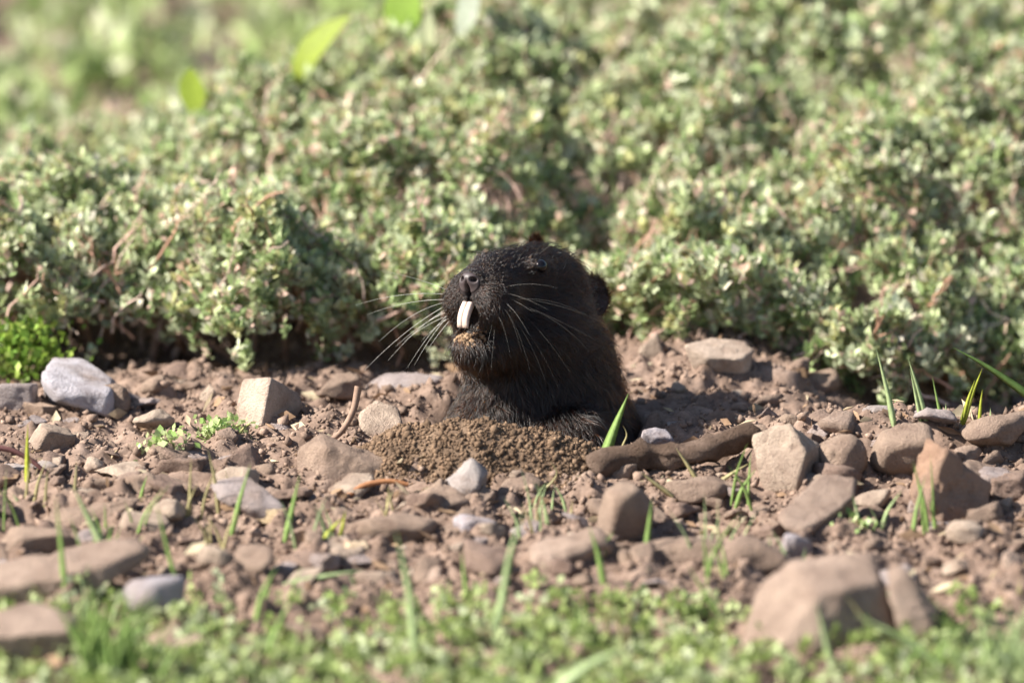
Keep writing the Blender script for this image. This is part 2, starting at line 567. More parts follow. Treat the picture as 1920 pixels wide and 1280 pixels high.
# ears: shallow cups
def ear(center, out, up, w, h, name='ear'):
    out = out / np.linalg.norm(out); up = up - out * up.dot(out); up /= np.linalg.norm(up)
    side = np.cross(up, out)
    v, f = ICO[4]
    q = v.copy()
    r = np.sqrt(q[:, 0] ** 2 + q[:, 1] ** 2)
    front = q[:, 2] > 0
    z = np.where(front, q[:, 2] * 1.3 - 2.2 * (1 - r ** 2) * np.clip(q[:, 2], 0, 1), q[:, 2] * 2.4)
    p = center + side * (q[:, :1] * w) + up * (q[:, 1:2] * h) + out * z[:, None]
    return gpart(name, p, f, M_EAR), p
_, earp1 = ear(np.array([23.6, 19.0, -9.5]), np.array([0.50, 0.05, 0.8]), np.array([-0.25, 1., 0]), 5.4, 7.4)
_, earp2 = ear(np.array([0.2, 37.2, -13.0]), np.array([-0.75, 0.2, 0.45]), np.array([0.2, 1., 0]), 3.4, 3.9)

# incisors: two curved chisels
for s in (-1, 1):
    prof = []
    for k in range(9):
        t = k / 8.0
        f_ = 44.6 + 3.2 * math.sin(t * 1.9) - 1.0 * t
        u_ = -5.8 - 10.0 * t
        w_ = 1.14 + 0.12 * math.sin(t * 3)
        th = 1.5 - 0.9 * t ** 2
        ring = []
        for j in range(10):
            a_ = 2 * math.pi * j / 10
            cx, sx = math.cos(a_), math.sin(a_)
            ring.append(hd(f_ + th * np.sign(cx) * abs(cx) ** 0.6, u_, s * 1.16 + w_ * np.sign(sx) * abs(sx) ** 0.6))
        prof.append(ring)
    v = np.array(prof).reshape(-1, 3)
    fs = [[i * 10 + j, i * 10 + (j + 1) % 10, (i + 1) * 10 + (j + 1) % 10, (i + 1) * 10 + j] for i in range(8) for j in range(10)]
    v = np.vstack([v, v[-10:].mean(0)])
    fs += [[80 + j, 80 + (j + 1) % 10, 90, 90] for j in range(10)]
    tri = []
    for q in fs:
        tri.append([q[0], q[1], q[2]])
        if q[2] != q[3]: tri.append([q[0], q[2], q[3]])
    gpart('incisor', v, np.array(tri), M_TOOTH)

# soil stuck on the lower lip
rng = np.random.default_rng(5)
lp = []
for k in range(110):
    st = hd(60, -19.4 + rng.normal() * 2.0, rng.normal() * 3.0)
    p = on_surface(st, -HF)
    lp.append(p - HF * 0.0 + HF * 0.35)
lp = np.array(lp)
v, f, c = blobs(lp, rng.uniform(0.4, 1.15, len(lp)), rng, rng.uniform(1.3, 2.3, (len(lp), 1)) * np.array([[1.0, 1.0, 0.92]]))
o = gpart('soil_crust', v, f, M_FRESH, shade=False, col=c)
tag(o, 'tan soil crumbs stuck to the lower lip', kind='stuff')

# fur: sampled over the skin, combed away from the nose
def sample_surface(n, rng):
    tri = np.concatenate([gq[:, [0, 1, 2]], gq[:, [0, 2, 3]]])
    a, b, c = gv[tri[:, 0]], gv[tri[:, 1]], gv[tri[:, 2]]
    area = np.linalg.norm(np.cross(b - a, c - a), axis=1)
    cen = (a + b + c) / 3
    area = area * np.where(cen[:, 2] < -22, 0.25, 1.0) * np.where(cen[:, 1] < -52, 0.12, 1.0)
    face = rng.choice(len(tri), n, p=area / area.sum())
    u = np.sqrt(rng.random(n)); w = rng.random(n)
    return (1 - u)[:, None] * a[face] + (u * (1 - w))[:, None] * b[face] + (u * w)[:, None] * c[face]
rng = np.random.default_rng(21)
pts = sample_surface(120000, rng)
nrm = grad(gopher_sdf, pts)
nose = hd(48, 3, 0)
dn = np.linalg.norm(pts - nose, axis=1)
nloc = pts - hd(47, 0.6, 0)
on_nose = np.linalg.norm(np.stack([nloc @ HF / 5, nloc @ HU / 4.3, nloc @ HS / 4.8], -1), axis=1) < 1
mloc = pts - hd(45, -11.5, 0)
in_mouth = np.linalg.norm(np.stack([mloc @ HF / 7, mloc @ HU / 6.8, mloc @ HS / 3.8], -1), axis=1) < 1
in_eye = np.minimum(np.linalg.norm(pts - e1, axis=1), np.linalg.norm(pts - e2, axis=1)) < 3.0
keep = ~(on_nose | in_mouth | in_eye)
pts, nrm, dn = pts[keep], nrm[keep], dn[keep]
N = len(pts)
flow = (pts - nose) / (dn[:, None] + 1e-6)
down = smooth(5, -25, pts[:, 1])[:, None]
flow = flow * (1 - 0.7 * down) + np.array([0.1, -1.0, -0.1]) * 0.9 * down
wob = 1.35 * np.stack([vnoise(pts, 3.2, 40 + k) for k in range(3)], -1)
wob2 = np.stack([vnoise(pts, 9.0, 50 + k) for k in range(3)], -1)
flow = flow + 0.5 * wob + 0.35 * wob2 + 0.24 * rng.normal(size=(N, 3))
flow -= nrm * np.einsum('ij,ij->i', flow, nrm)[:, None]
flow /= np.linalg.norm(flow, axis=1)[:, None] + 1e-6
length = 1.7 + 2.6 * smooth(6, 40, dn) + 2.2 * smooth(-5, -35, pts[:, 1])
length *= rng.uniform(0.55, 1.25, N)
length *= np.where(np.linalg.norm(pts - e1, axis=1) < 4.6, 0.45, 1)
chin = np.linalg.norm(pts - hd(36, -24, 0), axis=1) < 9
length = np.where(chin, length * 1.15, length)
guard = rng.random(N) < 0.10
length = np.where(guard, length * rng.uniform(1.1, 1.7, N), length)
lift = np.where(guard, 0.8, 0.42) + 0.2 * smooth(-5, -30, pts[:, 1]) + 0.25 * chin
K = 5
ss = np.linspace(0, 1, K)
droop = np.array([0, -1.0, 0])
line = []
for s in ss:
    q = pts + length[:, None] * (s * flow * (0.75 + 0.25 * s) + nrm * (lift * s * (1.15 - 0.65 * s))[:, None] + droop * 0.10 * s * s) - nrm * 0.15 * (s == 0)
    line.append(q)
strands = np.stack(line, 1)
for ep in (earp1, earp2):                                  # short fur on the ears
    cen = ep.mean(0)
    pick = ep[rng.integers(0, len(ep), 1800)] + 0.25 * rng.normal(size=(1800, 3))
    outw = pick - cen + np.array([0, 0, 2.0])
    outw /= np.linalg.norm(outw, axis=1)[:, None]
    outw = outw + 0.5 * rng.normal(size=outw.shape) + np.array([0, 0.4, 0])
    ln = rng.uniform(0.7, 1.8, 1800)
    strands = np.concatenate([strands, pick[:, None] + (ss[None, :, None] * ln[:, None, None]) * outw[:, None]])
rad = 0.075 * (1 - 0.85 * ss ** 1.5)

def hair_object(name, strands_mm, radii_mm, mat):
    hc = bpy.data.hair_curves.new(name)
    n, k = strands_mm.shape[:2]
    hc.add_curves([k] * n)
    hc.position_data.foreach_set('vector', (gw(strands_mm) - gbase).astype(np.float32).ravel())
    ra = hc.attributes.get('radius') or hc.attributes.new('radius', 'FLOAT', 'POINT')
    ra.data.foreach_set('value', (np.tile(radii_mm, n) * 0.001).astype(np.float32))
    hc.materials.append(mat)
    return link(name, hc, gopher)

m_fur = bpy.data.materials.new('fur')
m_fur.use_nodes = True
nt = m_fur.node_tree
nt.nodes.remove(nt.nodes['Principled BSDF'])
hb = nt.nodes.new('ShaderNodeBsdfHairPrincipled')
hb.parametrization = 'MELANIN'
hb.inputs['Melanin'].default_value = 0.855
hb.inputs['Melanin Redness'].default_value = 0.22
hb.inputs['Random Color'].default_value = 0.3
hb.inputs['Roughness'].default_value = 0.25
hb.inputs['Radial Roughness'].default_value = 0.45
hb.inputs['Random Roughness'].default_value = 0.3
nt.links.new(hb.outputs[0], nt.nodes['Material Output'].inputs[0])
hair_object('fur', strands, rad, m_fur)

# whiskers
def tube(points, radii, sides=5):
    points = np.asarray(points, float); n = len(points)
    tg = np.gradient(points, axis=0)
    tg /= np.linalg.norm(tg, axis=1)[:, None] + 1e-12
    ref = np.array([0.0, 0, 1]) if abs(tg[0][2]) < 0.8 else np.array([1.0, 0, 0])
    a = np.cross(tg, ref); a /= np.linalg.norm(a, axis=1)[:, None] + 1e-12
    b = np.cross(tg, a)
    ang = 2 * np.pi * np.arange(sides) / sides
    v = points[:, None] + np.asarray(radii)[:, None, None] * (np.cos(ang)[None, :, None] * a[:, None] + np.sin(ang)[None, :, None] * b[:, None])
    i = np.arange(n - 1)[:, None] * sides; j = np.arange(sides)[None]
    q = np.stack([i + j, i + (j + 1) % sides, i + sides + (j + 1) % sides, i + sides + j], -1).reshape(-1, 4)
    return v.reshape(-1, 3), q

def whisker(root_px, tip_px, root_c, tip_c, sag, r0=0.085, mat=None):
    a = np.array([(root_px[0] - 1000) * 0.2, (650 - root_px[1]) * 0.2, 0.0])
    b = np.array([(tip_px[0] - 1000) * 0.2, (650 - tip_px[1]) * 0.2, tip_c])
    if root_c is None:
        a = on_surface([a[0], a[1], 70], [0, 0, -1], 0.6)
        b[2] = a[2] + tip_c
    else:
        a[2] = root_c
    t = np.linspace(0, 1, 10)[:, None]
    L = np.linalg.norm(b - a)
    p = a + (b - a) * t + np.array([0, 1.0, 0]) * (4 * sag * L * t * (1 - t))
    v, q = tube(p, r0 * (1 - 0.8 * t[:, 0] ** 1.3))
    gpart('whisker', v, q, mat or M_WHISK_SHADED)

LW = [((838, 552), (668, 572), .05), ((838, 562), (690, 590), .05), ((842, 570), (684, 694), .05), ((842, 578), (728, 676), .06),
      ((840, 584), (742, 650), .05), ((842, 592), (778, 684), .06), ((846, 590), (758, 640), .05), ((845, 600), (800, 660), .04),
      ((842, 545), (715, 508), .03), ((844, 596), (790, 640), .05), ((840, 566), (712, 640), .08), ((843, 588), (764, 690), .06)]
rng = np.random.default_rng(3)
for r_, t_, sg in LW:
    whisker(r_, t_, 22.0 + rng.uniform(-3, 3), 20 + rng.uniform(-10, 8), sg, 0.085, M_WHISK2)
RW = [((950, 538), (1045, 541), .05, .06), ((948, 550), (1028, 582), .10, .07), ((955, 560), (1000, 586), .08, .075), ((945, 566), (992, 628), .12, .07),
      ((962, 562), (1098, 590), .05, .045), ((938, 575), (978, 660), .16, .06), ((932, 590), (958, 672), .12, .045), ((965, 575), (1104, 658), .06, .055),
      ((970, 580), (1070, 700), .07, .04), ((955, 590), (1022, 712), .09, .045), ((968, 568), (1120, 640), .05, .04),
      ((925, 604), (905, 690), .05, .04), ((950, 585), (993, 692), .10, .05), ((962, 596), (1047, 728), .06, .035), ((928, 610), (921, 695), .04, .035),
      ((975, 560), (1130, 605), .03, .035)]
for r_, t_, sg, rr_ in RW:
    whisker(r_, t_, None, rng.uniform(2, 9), sg + rng.uniform(-.06, .06), rr_ * rng.uniform(0.6, 1.0))
for r_, t_ in (((1003, 488), (958, 512)), ((1000, 486), (1012, 462)), ((1006, 482), (1040, 456))):
    whisker(r_, t_, None, 6.0, 0.04, 0.06)
# ------------------------------------------------------------------ stones and clods
ICO5 = icosphere(5)
def rock_mesh(name, seed, dims, kind='block', yaw=0.0, tilt=(0, 0), rough=0.05, sub=4, chips=11):
    rng = np.random.default_rng(seed)
    v, f = ICO[sub] if sub < 5 else ICO5
    v = v.copy()
    pl = []
    box = {'block': 0.66, 'slab': 0.6, 'wedge': 0.62, 'round': 0.95, 'shard': 0.6}[kind]
    for ax_ in range(3):
        for s in (-1, 1):
            nrm = np.zeros(3); nrm[ax_] = s
            nrm = nrm + rng.normal(size=3) * (0.24 if kind != 'round' else 0.35)
            nrm /= np.linalg.norm(nrm)
            pl.append((nrm, box * rng.uniform(0.9, 1.08)))
    if kind == 'wedge':
        nrm = np.array([0.75, -0.25, 0.62]); pl.append((nrm / np.linalg.norm(nrm), 0.34))
        nrm = np.array([-0.6, -0.3, 0.7]); pl.append((nrm / np.linalg.norm(nrm), 0.50))
    if kind == 'shard':
        nrm = np.array([0.8, 0.1, 0.55]); pl.append((nrm / np.linalg.norm(nrm), 0.26))
        nrm = np.array([-0.75, 0.2, 0.6]); pl.append((nrm / np.linalg.norm(nrm), 0.34))
    for k in range(chips):
        nrm = rng.normal(size=3); nrm /= np.linalg.norm(nrm)
        pl.append((nrm, rng.uniform(0.72, 0.95) * (1.0 if kind != 'round' else 1.05)))
    rr = np.full(len(v), 1e9)
    sharp = 40.0 if kind != 'round' else 10.0
    acc = np.zeros(len(v))
    for nrm, h in pl:
        dd = np.clip(v @ nrm, 1e-3, None) / h
        acc += dd ** sharp
    rr = acc ** (-1 / sharp)
    p = v * rr[:, None]
    p /= np.abs(p).max(0)                                       # fill the unit box
    dims = np.asarray(dims) * 0.5
    q = p * dims
    sc = float(np.mean(dims))
    nn = v / np.linalg.norm(v, axis=1)[:, None]
    off = rng.uniform(0, 50, 3)
    q = q + nn * (fbm((q / sc) + off, 0.8, seed, 4, 0.55) * rough * sc)[:, None]
    q = q - nn * (np.clip(fbm((q / sc) + off + 9, 0.35, seed + 5, 2) - 0.45, 0, 1) * rough * 1.8 * sc)[:, None]
    Rm = np.array(Matrix.Rotation(yaw, 3, 'Z') @ Matrix.Rotation(tilt[1], 3, 'Y') @ Matrix.Rotation(tilt[0], 3, 'X'))
    return mesh(name, q @ Rm.T, f, M_STONE)

TAN = (0.35, 0.255, 0.195); PINK = (0.43, 0.32, 0.255); PALE = (0.50, 0.395, 0.31); GREY = (0.40, 0.34, 0.33)
LAV = (0.48, 0.44, 0.47); DARK = (0.28, 0.195, 0.155); WHITE = (0.47, 0.42, 0.40); YEL = (0.55, 0.42, 0.26); RED = (0.36, 0.21, 0.14)

def stone(name, px, py, w, h, label, kind='block', dr=0.8, col=TAN, yaw=0, tilt=(0, 0), seed=None, sink=0.28, rough=0.085, cat='stone', lift=0.0, sub=4, group=None):
    """px, py: where its lower front edge meets the soil in the photo; w, h: its seen size in photo pixels"""
    g = G(px, py)
    k = PXM * (DIST + (g - CEN).dot(FWD)) / DIST
    W, Hs = w * k, h * k
    D = W * dr
    Hz = max((Hs - D * math.sin(PITCH) * 0.8) / math.cos(PITCH), 0.22 * min(W, D))
    Hz *= 1 + sink
    y = g[1] + D * 0.42
    zg = float(ground_h(np.array([g[0]]), np.array([g[1] + D * 0.2]), False)[0])
    z = zg - Hz * sink / (1 + sink) + Hz * 0.5 + lift
    ca, sa = abs(math.cos(yaw)), abs(math.sin(yaw))
    a = W / (ca + sa * dr) if dr else W
    me = rock_mesh(name, seed if seed is not None else int(px * 7 + py), (a, a * dr, Hz), kind, yaw, tilt, rough, sub)
    o = link(name, me, None, (g[0], y, z), None, col)
    ref = label
    for cut in (' at ', ' with ', ' behind ', ' beside ', ' lying ', ' in ', ' standing ', ' right of ', ' left of ', ' between ', ' tilted ', ' overhanging ', ' leaning ', ' wedged ', ' above ', ' among ', ' below ', ' cut ', ' on ', ' near ', ' under ', ' crowning ', ' just ', ' poking ', ' upright on ', ' tucked ', ' sunk ', ' against '):
        ref = ref.split(cut)[0]
    STONES.append((ref, g[0], y, W))
    return tag(o, label, cat, group)

S = stone
STONES = []
S('stone', 92, 846, 128, 78, 'thin cream leaf-shaped stone slab lying near the left edge', 'shard', 0.6, PALE, R(20), (R(20), R(-22)), 8)
S('stone', 352, 905, 105, 48, 'low rounded tan clod left of the dark brown lump', 'round', 0.8, TAN, 0, (0, 0), 33)
S('stone', 972, 930, 96, 52, 'smooth rounded tan pebble in front of the soil heap', 'round', 0.8, TAN, 0, (0, 0), 43)
S('stone', 1582, 900, 112, 104, 'knobbly tan clod right of the chunky tan block', 'round', 0.9, TAN, R(10), (0, 0), 53, rough=0.11)
S('stone', 1690, 895, 155, 104, 'large oval brown clod tilted against the ridge', 'round', 0.7, TAN, R(-8), (0, R(-18)), 57, rough=0.08)
S('stone', 1408, 1078, 150, 84, 'lumpy tan clod above the largest rock', 'round', 0.8, TAN, R(12), (0, 0), 71, rough=0.1)
S('stone', 1492, 1052, 78, 66, 'bluish grey stone wedged behind the largest rock', 'block', 0.8, LAV, R(30), (0, R(12)), 73)
S('stone', 1068, 1070, 205, 88, 'wide low tan stone with smooth top among the clods', 'slab', 0.7, PINK, R(14), (R(6), R(-8)), 75)
S('stone', 1275, 1060, 175, 70, 'wide crumbling clod right of the wide low stone', 'round', 0.7, TAN, R(0), (0, 0), 77, rough=0.12)
S('stone', 1180, 1008, 122, 122, 'tall rounded clod with dark right side below the stick', 'round', 0.9, TAN, R(0), (R(0), R(0)), 79, rough=0.07)
S('stone', 288, 1158, 118, 100, 'rounded lavender grey stone beside the grass tuft', 'round', 0.7, LAV, R(0), (0, R(20)), 87, rough=0.03)
S('stone', 268, 1003, 112, 52, 'small neat tan brick-shaped stone on the left', 'block', 0.6, PALE, R(4), (0, 0), 89, rough=0.05)
S('stone', 178, 988, 260, 74, 'long brown slab behind the brick-shaped stone', 'slab', 0.5, TAN, R(10), (R(2), R(-8)), 93)
S('stone', 60, 1040, 190, 60, 'low broken tan slab near the left edge above the long slab', 'slab', 0.6, TAN, R(8), (0, R(-6)), 95)
S('stone', 505, 978, 105, 36, 'flat yellowish stone under the leaning grey-brown slab', 'slab', 0.6, YEL, R(-18), (0, R(4)), 99)
S('stone', 765, 742, 170, 52, 'flat greyish pink slab behind the cream five-sided stone', 'slab', 0.5, GREY, R(-6), (R(8), R(4)), 103)
S('stone', 640, 742, 110, 48, 'low tan slab at the foot of the shrubs, left of the greyish pink slab', 'slab', 0.6, TAN, R(8), (0, 0), 105)
S('stone', 1226, 856, 78, 64, 'pale lavender stone just behind the gopher on its right', 'block', 0.7, LAV, R(20), (R(20), 0), 109)
S('stone', 1228, 668, 58, 58, 'narrow pale stone poking up at the back of the bank', 'shard', 0.6, PALE, R(0), (0, R(12)), 111)
S('stone', 1535, 688, 66, 56, 'upper round clod in the hollow under the shrubs', 'round', 0.9, TAN, 0, (0, 0), 113, rough=0.1, lift=0.004)
S('stone', 1545, 735, 72, 50, 'lower round clod in the hollow under the shrubs', 'round', 0.9, TAN, 0, (0, 0), 115, rough=0.1)
S('stone', 1602, 732, 74, 66, 'dark round clod beside the lower round clod', 'round', 0.9, DARK, 0, (0, 0), 117, rough=0.12)
S('stone', 1655, 780, 78, 28, 'small white flat pebble in the hollow', 'slab', 0.7, WHITE, 0, (0, 0), 119)
S('stone', 668, 1040, 62, 34, 'bright yellowish pebble in the middle of the clods', 'slab', 0.7, (0.80, 0.62, 0.42), R(5), (R(12), R(5)), 121)
S('stone', 735, 1018, 190, 66, 'wide flattened brown clod above the bright pebble', 'round', 0.7, TAN, 0, (0, 0), 123, rough=0.08)
S('stone', 800, 972, 100, 66, 'dark angular clod in front of the soil heap', 'block', 0.8, DARK, R(25), (0, R(10)), 125, rough=0.08)
S('stone', 890, 1008, 92, 54, 'pale lavender pebble right of the dark angular clod', 'block', 0.7, LAV, R(10), (R(10), 0), 127)
S('stone', 915, 1078, 150, 64, 'dark-sided clod left of the wide low stone', 'block', 0.6, DARK, R(-20), (0, R(8)), 129, rough=0.08)
S('stone', 1442, 792, 44, 60, 'small grey stone upright on the bank slope', 'shard', 0.7, GREY, R(10), (0, R(-6)), 131)
S('stone', 1268, 806, 44, 26, 'tiny white chip between gopher and stick', 'slab', 0.8, WHITE, R(10), (R(20), 0), 133)
S('stone', 292, 802, 88, 46, 'tan pebble between the bluish stone and the upright block', 'round', 0.8, PALE, 0, (0, 0), 135)
S('stone', 395, 752, 46, 46, 'small pointed tan stone left of the upright block', 'shard', 0.8, PALE, 0, (0, 0), 137)
S('stone', 52, 893, 120, 32, 'thin white slab under the red stem at the left edge', 'slab', 0.5, WHITE, R(4), (R(4), R(-6)), 139)
S('stone', 30, 770, 100, 66, 'rough grey-brown stone at the left edge by the bluish stone', 'block', 0.7, GREY, R(10), (0, 0), 141, rough=0.08)
S('stone', 215, 768, 70, 62, 'brown clod tucked at the corner of the bluish stone', 'round', 0.8, TAN, 0, (0, 0), 143, rough=0.1)
S('stone', 350, 1236, 118, 50, 'slanted pinkish slab among the front seedlings', 'slab', 0.5, PINK, R(22), (R(10), R(-22)), 145)
S('stone', 1120, 1200, 150, 40, 'flat brown clod sunk in the front seedlings', 'slab', 0.6, TAN, R(6), (0, R(-6)), 147)
S('stone', 1870, 845, 140, 72, 'crumbling tan clod on the ridge at the right edge', 'round', 0.8, TAN, 0, (0, 0), 149, rough=0.12)
S('stone', 1905, 1105, 110, 80, 'pinkish clod at the right edge above the grass', 'round', 0.8, PINK, 0, (0, 0), 151, rough=0.1)
S('stone', 1640, 950, 95, 44, 'small pale clod left of the rust-stained rock', 'round', 0.8, PALE, 0, (0, 0), 153, rough=0.08)
S('stone', 610, 1068, 90, 46, 'dull grey pebble left of the bright pebble', 'block', 0.8, GREY, R(15), (0, R(10)), 155)
S('stone', 395, 1078, 140, 44, 'flat pale clod right of the rounded lavender stone', 'slab', 0.6, TAN, R(-6), (0, R(4)), 157, rough=0.08)
S('stone', 1165, 900, 80, 44, 'brown lump under the thick end of the stick', 'round', 0.8, TAN, 0, (0, 0), 159, rough=0.09)
S('stone', 1320, 935, 170, 56, 'long low clod under the middle of the stick', 'round', 0.6, TAN, R(6), (0, 0), 161, rough=0.1)
S('stone', 560, 1200, 120, 40, 'flat brown clod under the bent grass blade', 'slab', 0.6, TAN, R(-8), (0, R(6)), 163, rough=0.08)

def hull_planes(pts):
    import bmesh
    bm = bmesh.new()
    for p in pts: bm.verts.new(p)
    bmesh.ops.convex_hull(bm, input=bm.verts)
    bm.normal_update()
    cen = np.mean([f.calc_center_median()[:] for f in bm.faces], axis=0)
    out = []
    for f in bm.faces:
        if f.calc_area() < 1e-10: continue
        n_ = np.array(f.normal[:]); h = n_.dot(np.array(f.verts[0].co[:]) - cen)
        if h < 0: n_, h = -n_, -h
        out.append((n_, max(h, 1e-4)))
    bm.free()
    return cen, out

def hull_stone(label, pts, col=TAN, rough=0.04, seed=1, sub=5, back=0.0):
    """an angular stone from its corners: photo pixel of each corner and its distance in mm towards the viewer"""
    low = max(pts, key=lambda q: q[1])
    g = G(sum(q[0] for q in pts) / len(pts), low[1])
    t0 = (g - CEN).dot(FWD) + low[2] * 0.001 + back
    W3 = np.array([P(x, y, t0 - c * 0.001) for x, y, c in pts])
    lowest = W3[np.argsort(W3[:, 2])[:4]].copy(); lowest[:, 2] -= 0.004 - 0.4 * min(back, 0)
    W3 = np.vstack([W3, lowest])
    cen, pl = hull_planes(W3)
    v, f = ICO5 if sub == 5 else ICO[sub]
    acc = np.zeros(len(v))
    for n_, h in pl:
        acc += (np.clip(v @ n_, 1e-4, None) / h) ** 46.0
    r = acc ** (-1 / 46.0)
    q = v * r[:, None]
    sc = float(np.median(r))
    off = np.random.default_rng(seed).uniform(0, 50, 3)
    q = q + v * (fbm(q / sc + off, 0.8, seed, 5, 0.6) * rough * 1.5 * sc)[:, None]
    q = q - v * (np.clip(fbm(q / sc + off + 9, 0.4, seed + 5, 2) - 0.4, 0, 1) * rough * 2.0 * sc)[:, None]
    o = link('stone', mesh('stone', q, f, M_STONE), None, cen, None, col)
    ref = label
    for cut in (' at ', ' with ', ' behind ', ' beside ', ' lying ', ' in ', ' standing ', ' left of ', ' between ', ' overhanging ', ' leaning ', ' cut ', ' on ', ' crowning '):
        ref = ref.split(cut)[0]
    STONES.append((ref, cen[0], cen[1], 0.02))
    return tag(o, label, 'stone')
H = hull_stone
H('pale bluish grey flat-faced stone at the foot of the shrubs', [(75, 705, 0), (97, 667, -24), (150, 669, -26), (213, 710, -14), (206, 738, 0), (112, 742, 4), (85, 740, -30), (221, 766, -8), (150, 760, -30), (221, 716, -24), (112, 752, 3), (205, 764, 0)], (0.56, 0.53, 0.57), 0.03, 4)
H('upright tan block with bright side and dark side behind the soil lumps', [(453, 712, -6), (507, 706, 5), (490, 797, 9), (437, 802, -2), (562, 735, -14), (572, 762, -12), (540, 792, -8), (470, 712, -24), (452, 800, -18)], (0.60, 0.47, 0.38), 0.025, 5)
H('long angular tan stone with dark underside beside the soil heap', [(553, 838, -8), (598, 808, -8), (612, 836, 6), (602, 908, 8), (562, 902, 0), (746, 868, -2), (746, 897, 4), (690, 908, 2), (640, 825, -14), (740, 880, -18), (600, 890, -20)], TAN, 0.05, 6)
H('largest pinkish tan rock in the seedlings at the front', [(1475, 1040, -8), (1640, 1033, -10), (1657, 1088, 2), (1530, 1116, 16), (1425, 1112, -4), (1372, 1225, 2), (1440, 1235, 18), (1685, 1235, 0), (1540, 1240, 20), (1690, 1180, -14), (1500, 1100, -28), (1640, 1090, -30), (1400, 1180, -22)], PINK, 0.045, 7)
H('chunky tan block standing at the end of the stick', [(1410, 817, -6), (1480, 789, -2), (1512, 850, 8), (1495, 902, 10), (1435, 910, 2), (1538, 830, -10), (1542, 870, -8), (1470, 800, -22), (1420, 880, -16), (1530, 902, -10)], PALE, 0.05, 8)
H('broad flat tan slab overhanging a dark gap', [(1450, 968, 6), (1488, 938, -2), (1542, 885, -16), (1608, 893, -18), (1602, 932, -8), (1555, 968, 2), (1510, 992, 10), (1465, 988, 9), (1600, 950, -24), (1520, 1000, -2), (1540, 960, -26)], PINK, 0.04, 9)
H('small whitish pointed stone standing against the soil heap', [(885, 851, -2), (915, 882, -4), (900, 912, 4), (858, 918, 4), (828, 908, -4), (870, 900, -14), (905, 905, -12)], WHITE, 0.05, 10, 4, -0.018)
H('big rust-brown rock cut by the left edge of view', [(-40, 1165, 0), (60, 1128, -16), (150, 1152, -14), (140, 1180, 4), (20, 1190, 10), (-50, 1195, 10), (140, 1250, 0), (0, 1260, 6), (-50, 1255, 6), (-50, 1150, -20), (120, 1240, -20)], PINK, 0.045, 11)
H('long tan slab with dark front edge on the left', [(-40, 1062, -2), (60, 1042, -8), (205, 1008, -12), (275, 1003, -12), (287, 1020, -6), (200, 1056, 5), (110, 1088, 9), (-30, 1105, 11), (285, 1048, -6), (205, 1092, 4), (115, 1118, 7), (-30, 1130, 8), (200, 1060, -20), (0, 1100, -16)], PINK, 0.05, 12)
H('rust-stained brown rock with pale streaks at the right', [(1700, 905, -4), (1738, 822, -4), (1775, 845, 4), (1862, 905, -8), (1845, 965, 0), (1770, 972, 10), (1715, 945, 4), (1770, 900, -24), (1740, 935, 12)], (0.40, 0.25, 0.17), 0.08, 13)
H('grey-brown slab leaning left of the soil heap', [(388, 898, -4), (462, 888, -8), (492, 918, -3), (540, 950, 2), (525, 974, 4), (470, 952, 6), (405, 938, 2), (450, 930, -12), (520, 965, -8)], GREY, 0.05, 14, 4)
H('square dark brown lump between the upright block and the soil heap', [(418, 862, 4), (470, 828, -4), (492, 855, -6), (486, 892, 2), (412, 902, 6), (440, 860, -18), (380, 892, -4)], DARK, 0.06, 15, 4)
H('smooth cream five-sided stone left of the gopher', [(668, 778, 0), (705, 746, -8), (748, 764, -8), (757, 797, 0), (725, 814, 4), (680, 808, 4), (700, 800, -14), (750, 800, -12)], (0.60, 0.47, 0.37), 0.03, 16, 4)
H('pale flat oval stone crowning the bank at right of the gopher', [(1278, 645, 0), (1335, 633, -10), (1400, 640, -10), (1418, 655, -4), (1388, 674, 2), (1325, 670, 4), (1400, 694, -4), (1345, 694, -2), (1300, 674, -2), (1360, 660, -18)], (0.58, 0.46, 0.37), 0.035, 17)
H('slanting pinkish slab leaning beside the largest rock', [(1655, 1065, -2), (1690, 1048, -6), (1760, 1142, -4), (1750, 1175, 4), (1700, 1190, 4), (1665, 1130, 4), (1700, 1100, -16), (1740, 1192, -8)], PINK, 0.05, 18, 4)

# flat angular fragments packed between the larger stones
rf = np.random.default_rng(500)
frag_meshes = [rock_mesh('stone_fragment', 700 + k, (1, rf.uniform(0.6, 0.9), rf.uniform(0.22, 0.42)), 'slab' if k % 2 else 'shard', 0, (0, 0), 0.11, 4, 9) for k in range(8)]
NAMED = list(STONES)
fseen = set(); made = 0
while made < 135:
    px, py = rf.uniform(-40, 1960), rf.uniform(880, 1110) if rf.random() < 0.72 else rf.uniform(700, 880)
    if 540 < px < 1420 and py < 915: continue
    g = G(px, py)
    ref, qx, qy, qw = min(NAMED, key=lambda q: (q[1] - g[0]) ** 2 + (q[2] - g[1]) ** 2)
    ddx, ddy = g[0] - qx, g[1] - qy
    rel = ('right of' if ddx > 0 else 'left of') if abs(ddx) > abs(ddy) * 0.7 else ('behind' if ddy > 0 else 'in front of')
    ci = int(rf.integers(4))
    lab = '%s flat stone fragment half buried %s the %s' % (['tan', 'greyish', 'pale', 'dark'][ci], rel, ref)
    if lab in fseen: continue
    fseen.add(lab)
    s_ = min(0.0135 * rf.lognormal(0, 0.38), 0.027)
    o = link('stone_fragment', frag_meshes[rf.integers(8)], None, (g[0], g[1], float(ground_h(np.array([g[0]]), np.array([g[1]]))[0]) + s_ * 0.05),
             (rf.uniform(-.1, .55), rf.uniform(-.5, .35), rf.uniform(0, 6.28)))
    o.scale = (s_, s_, s_)
    base_ = np.array([TAN, GREY, PALE, DARK][ci]) * rf.uniform(0.85, 1.15)
    o.color = (*base_, 1)
    tag(o, lab, 'stone', 'flat stone fragments')
    made += 1

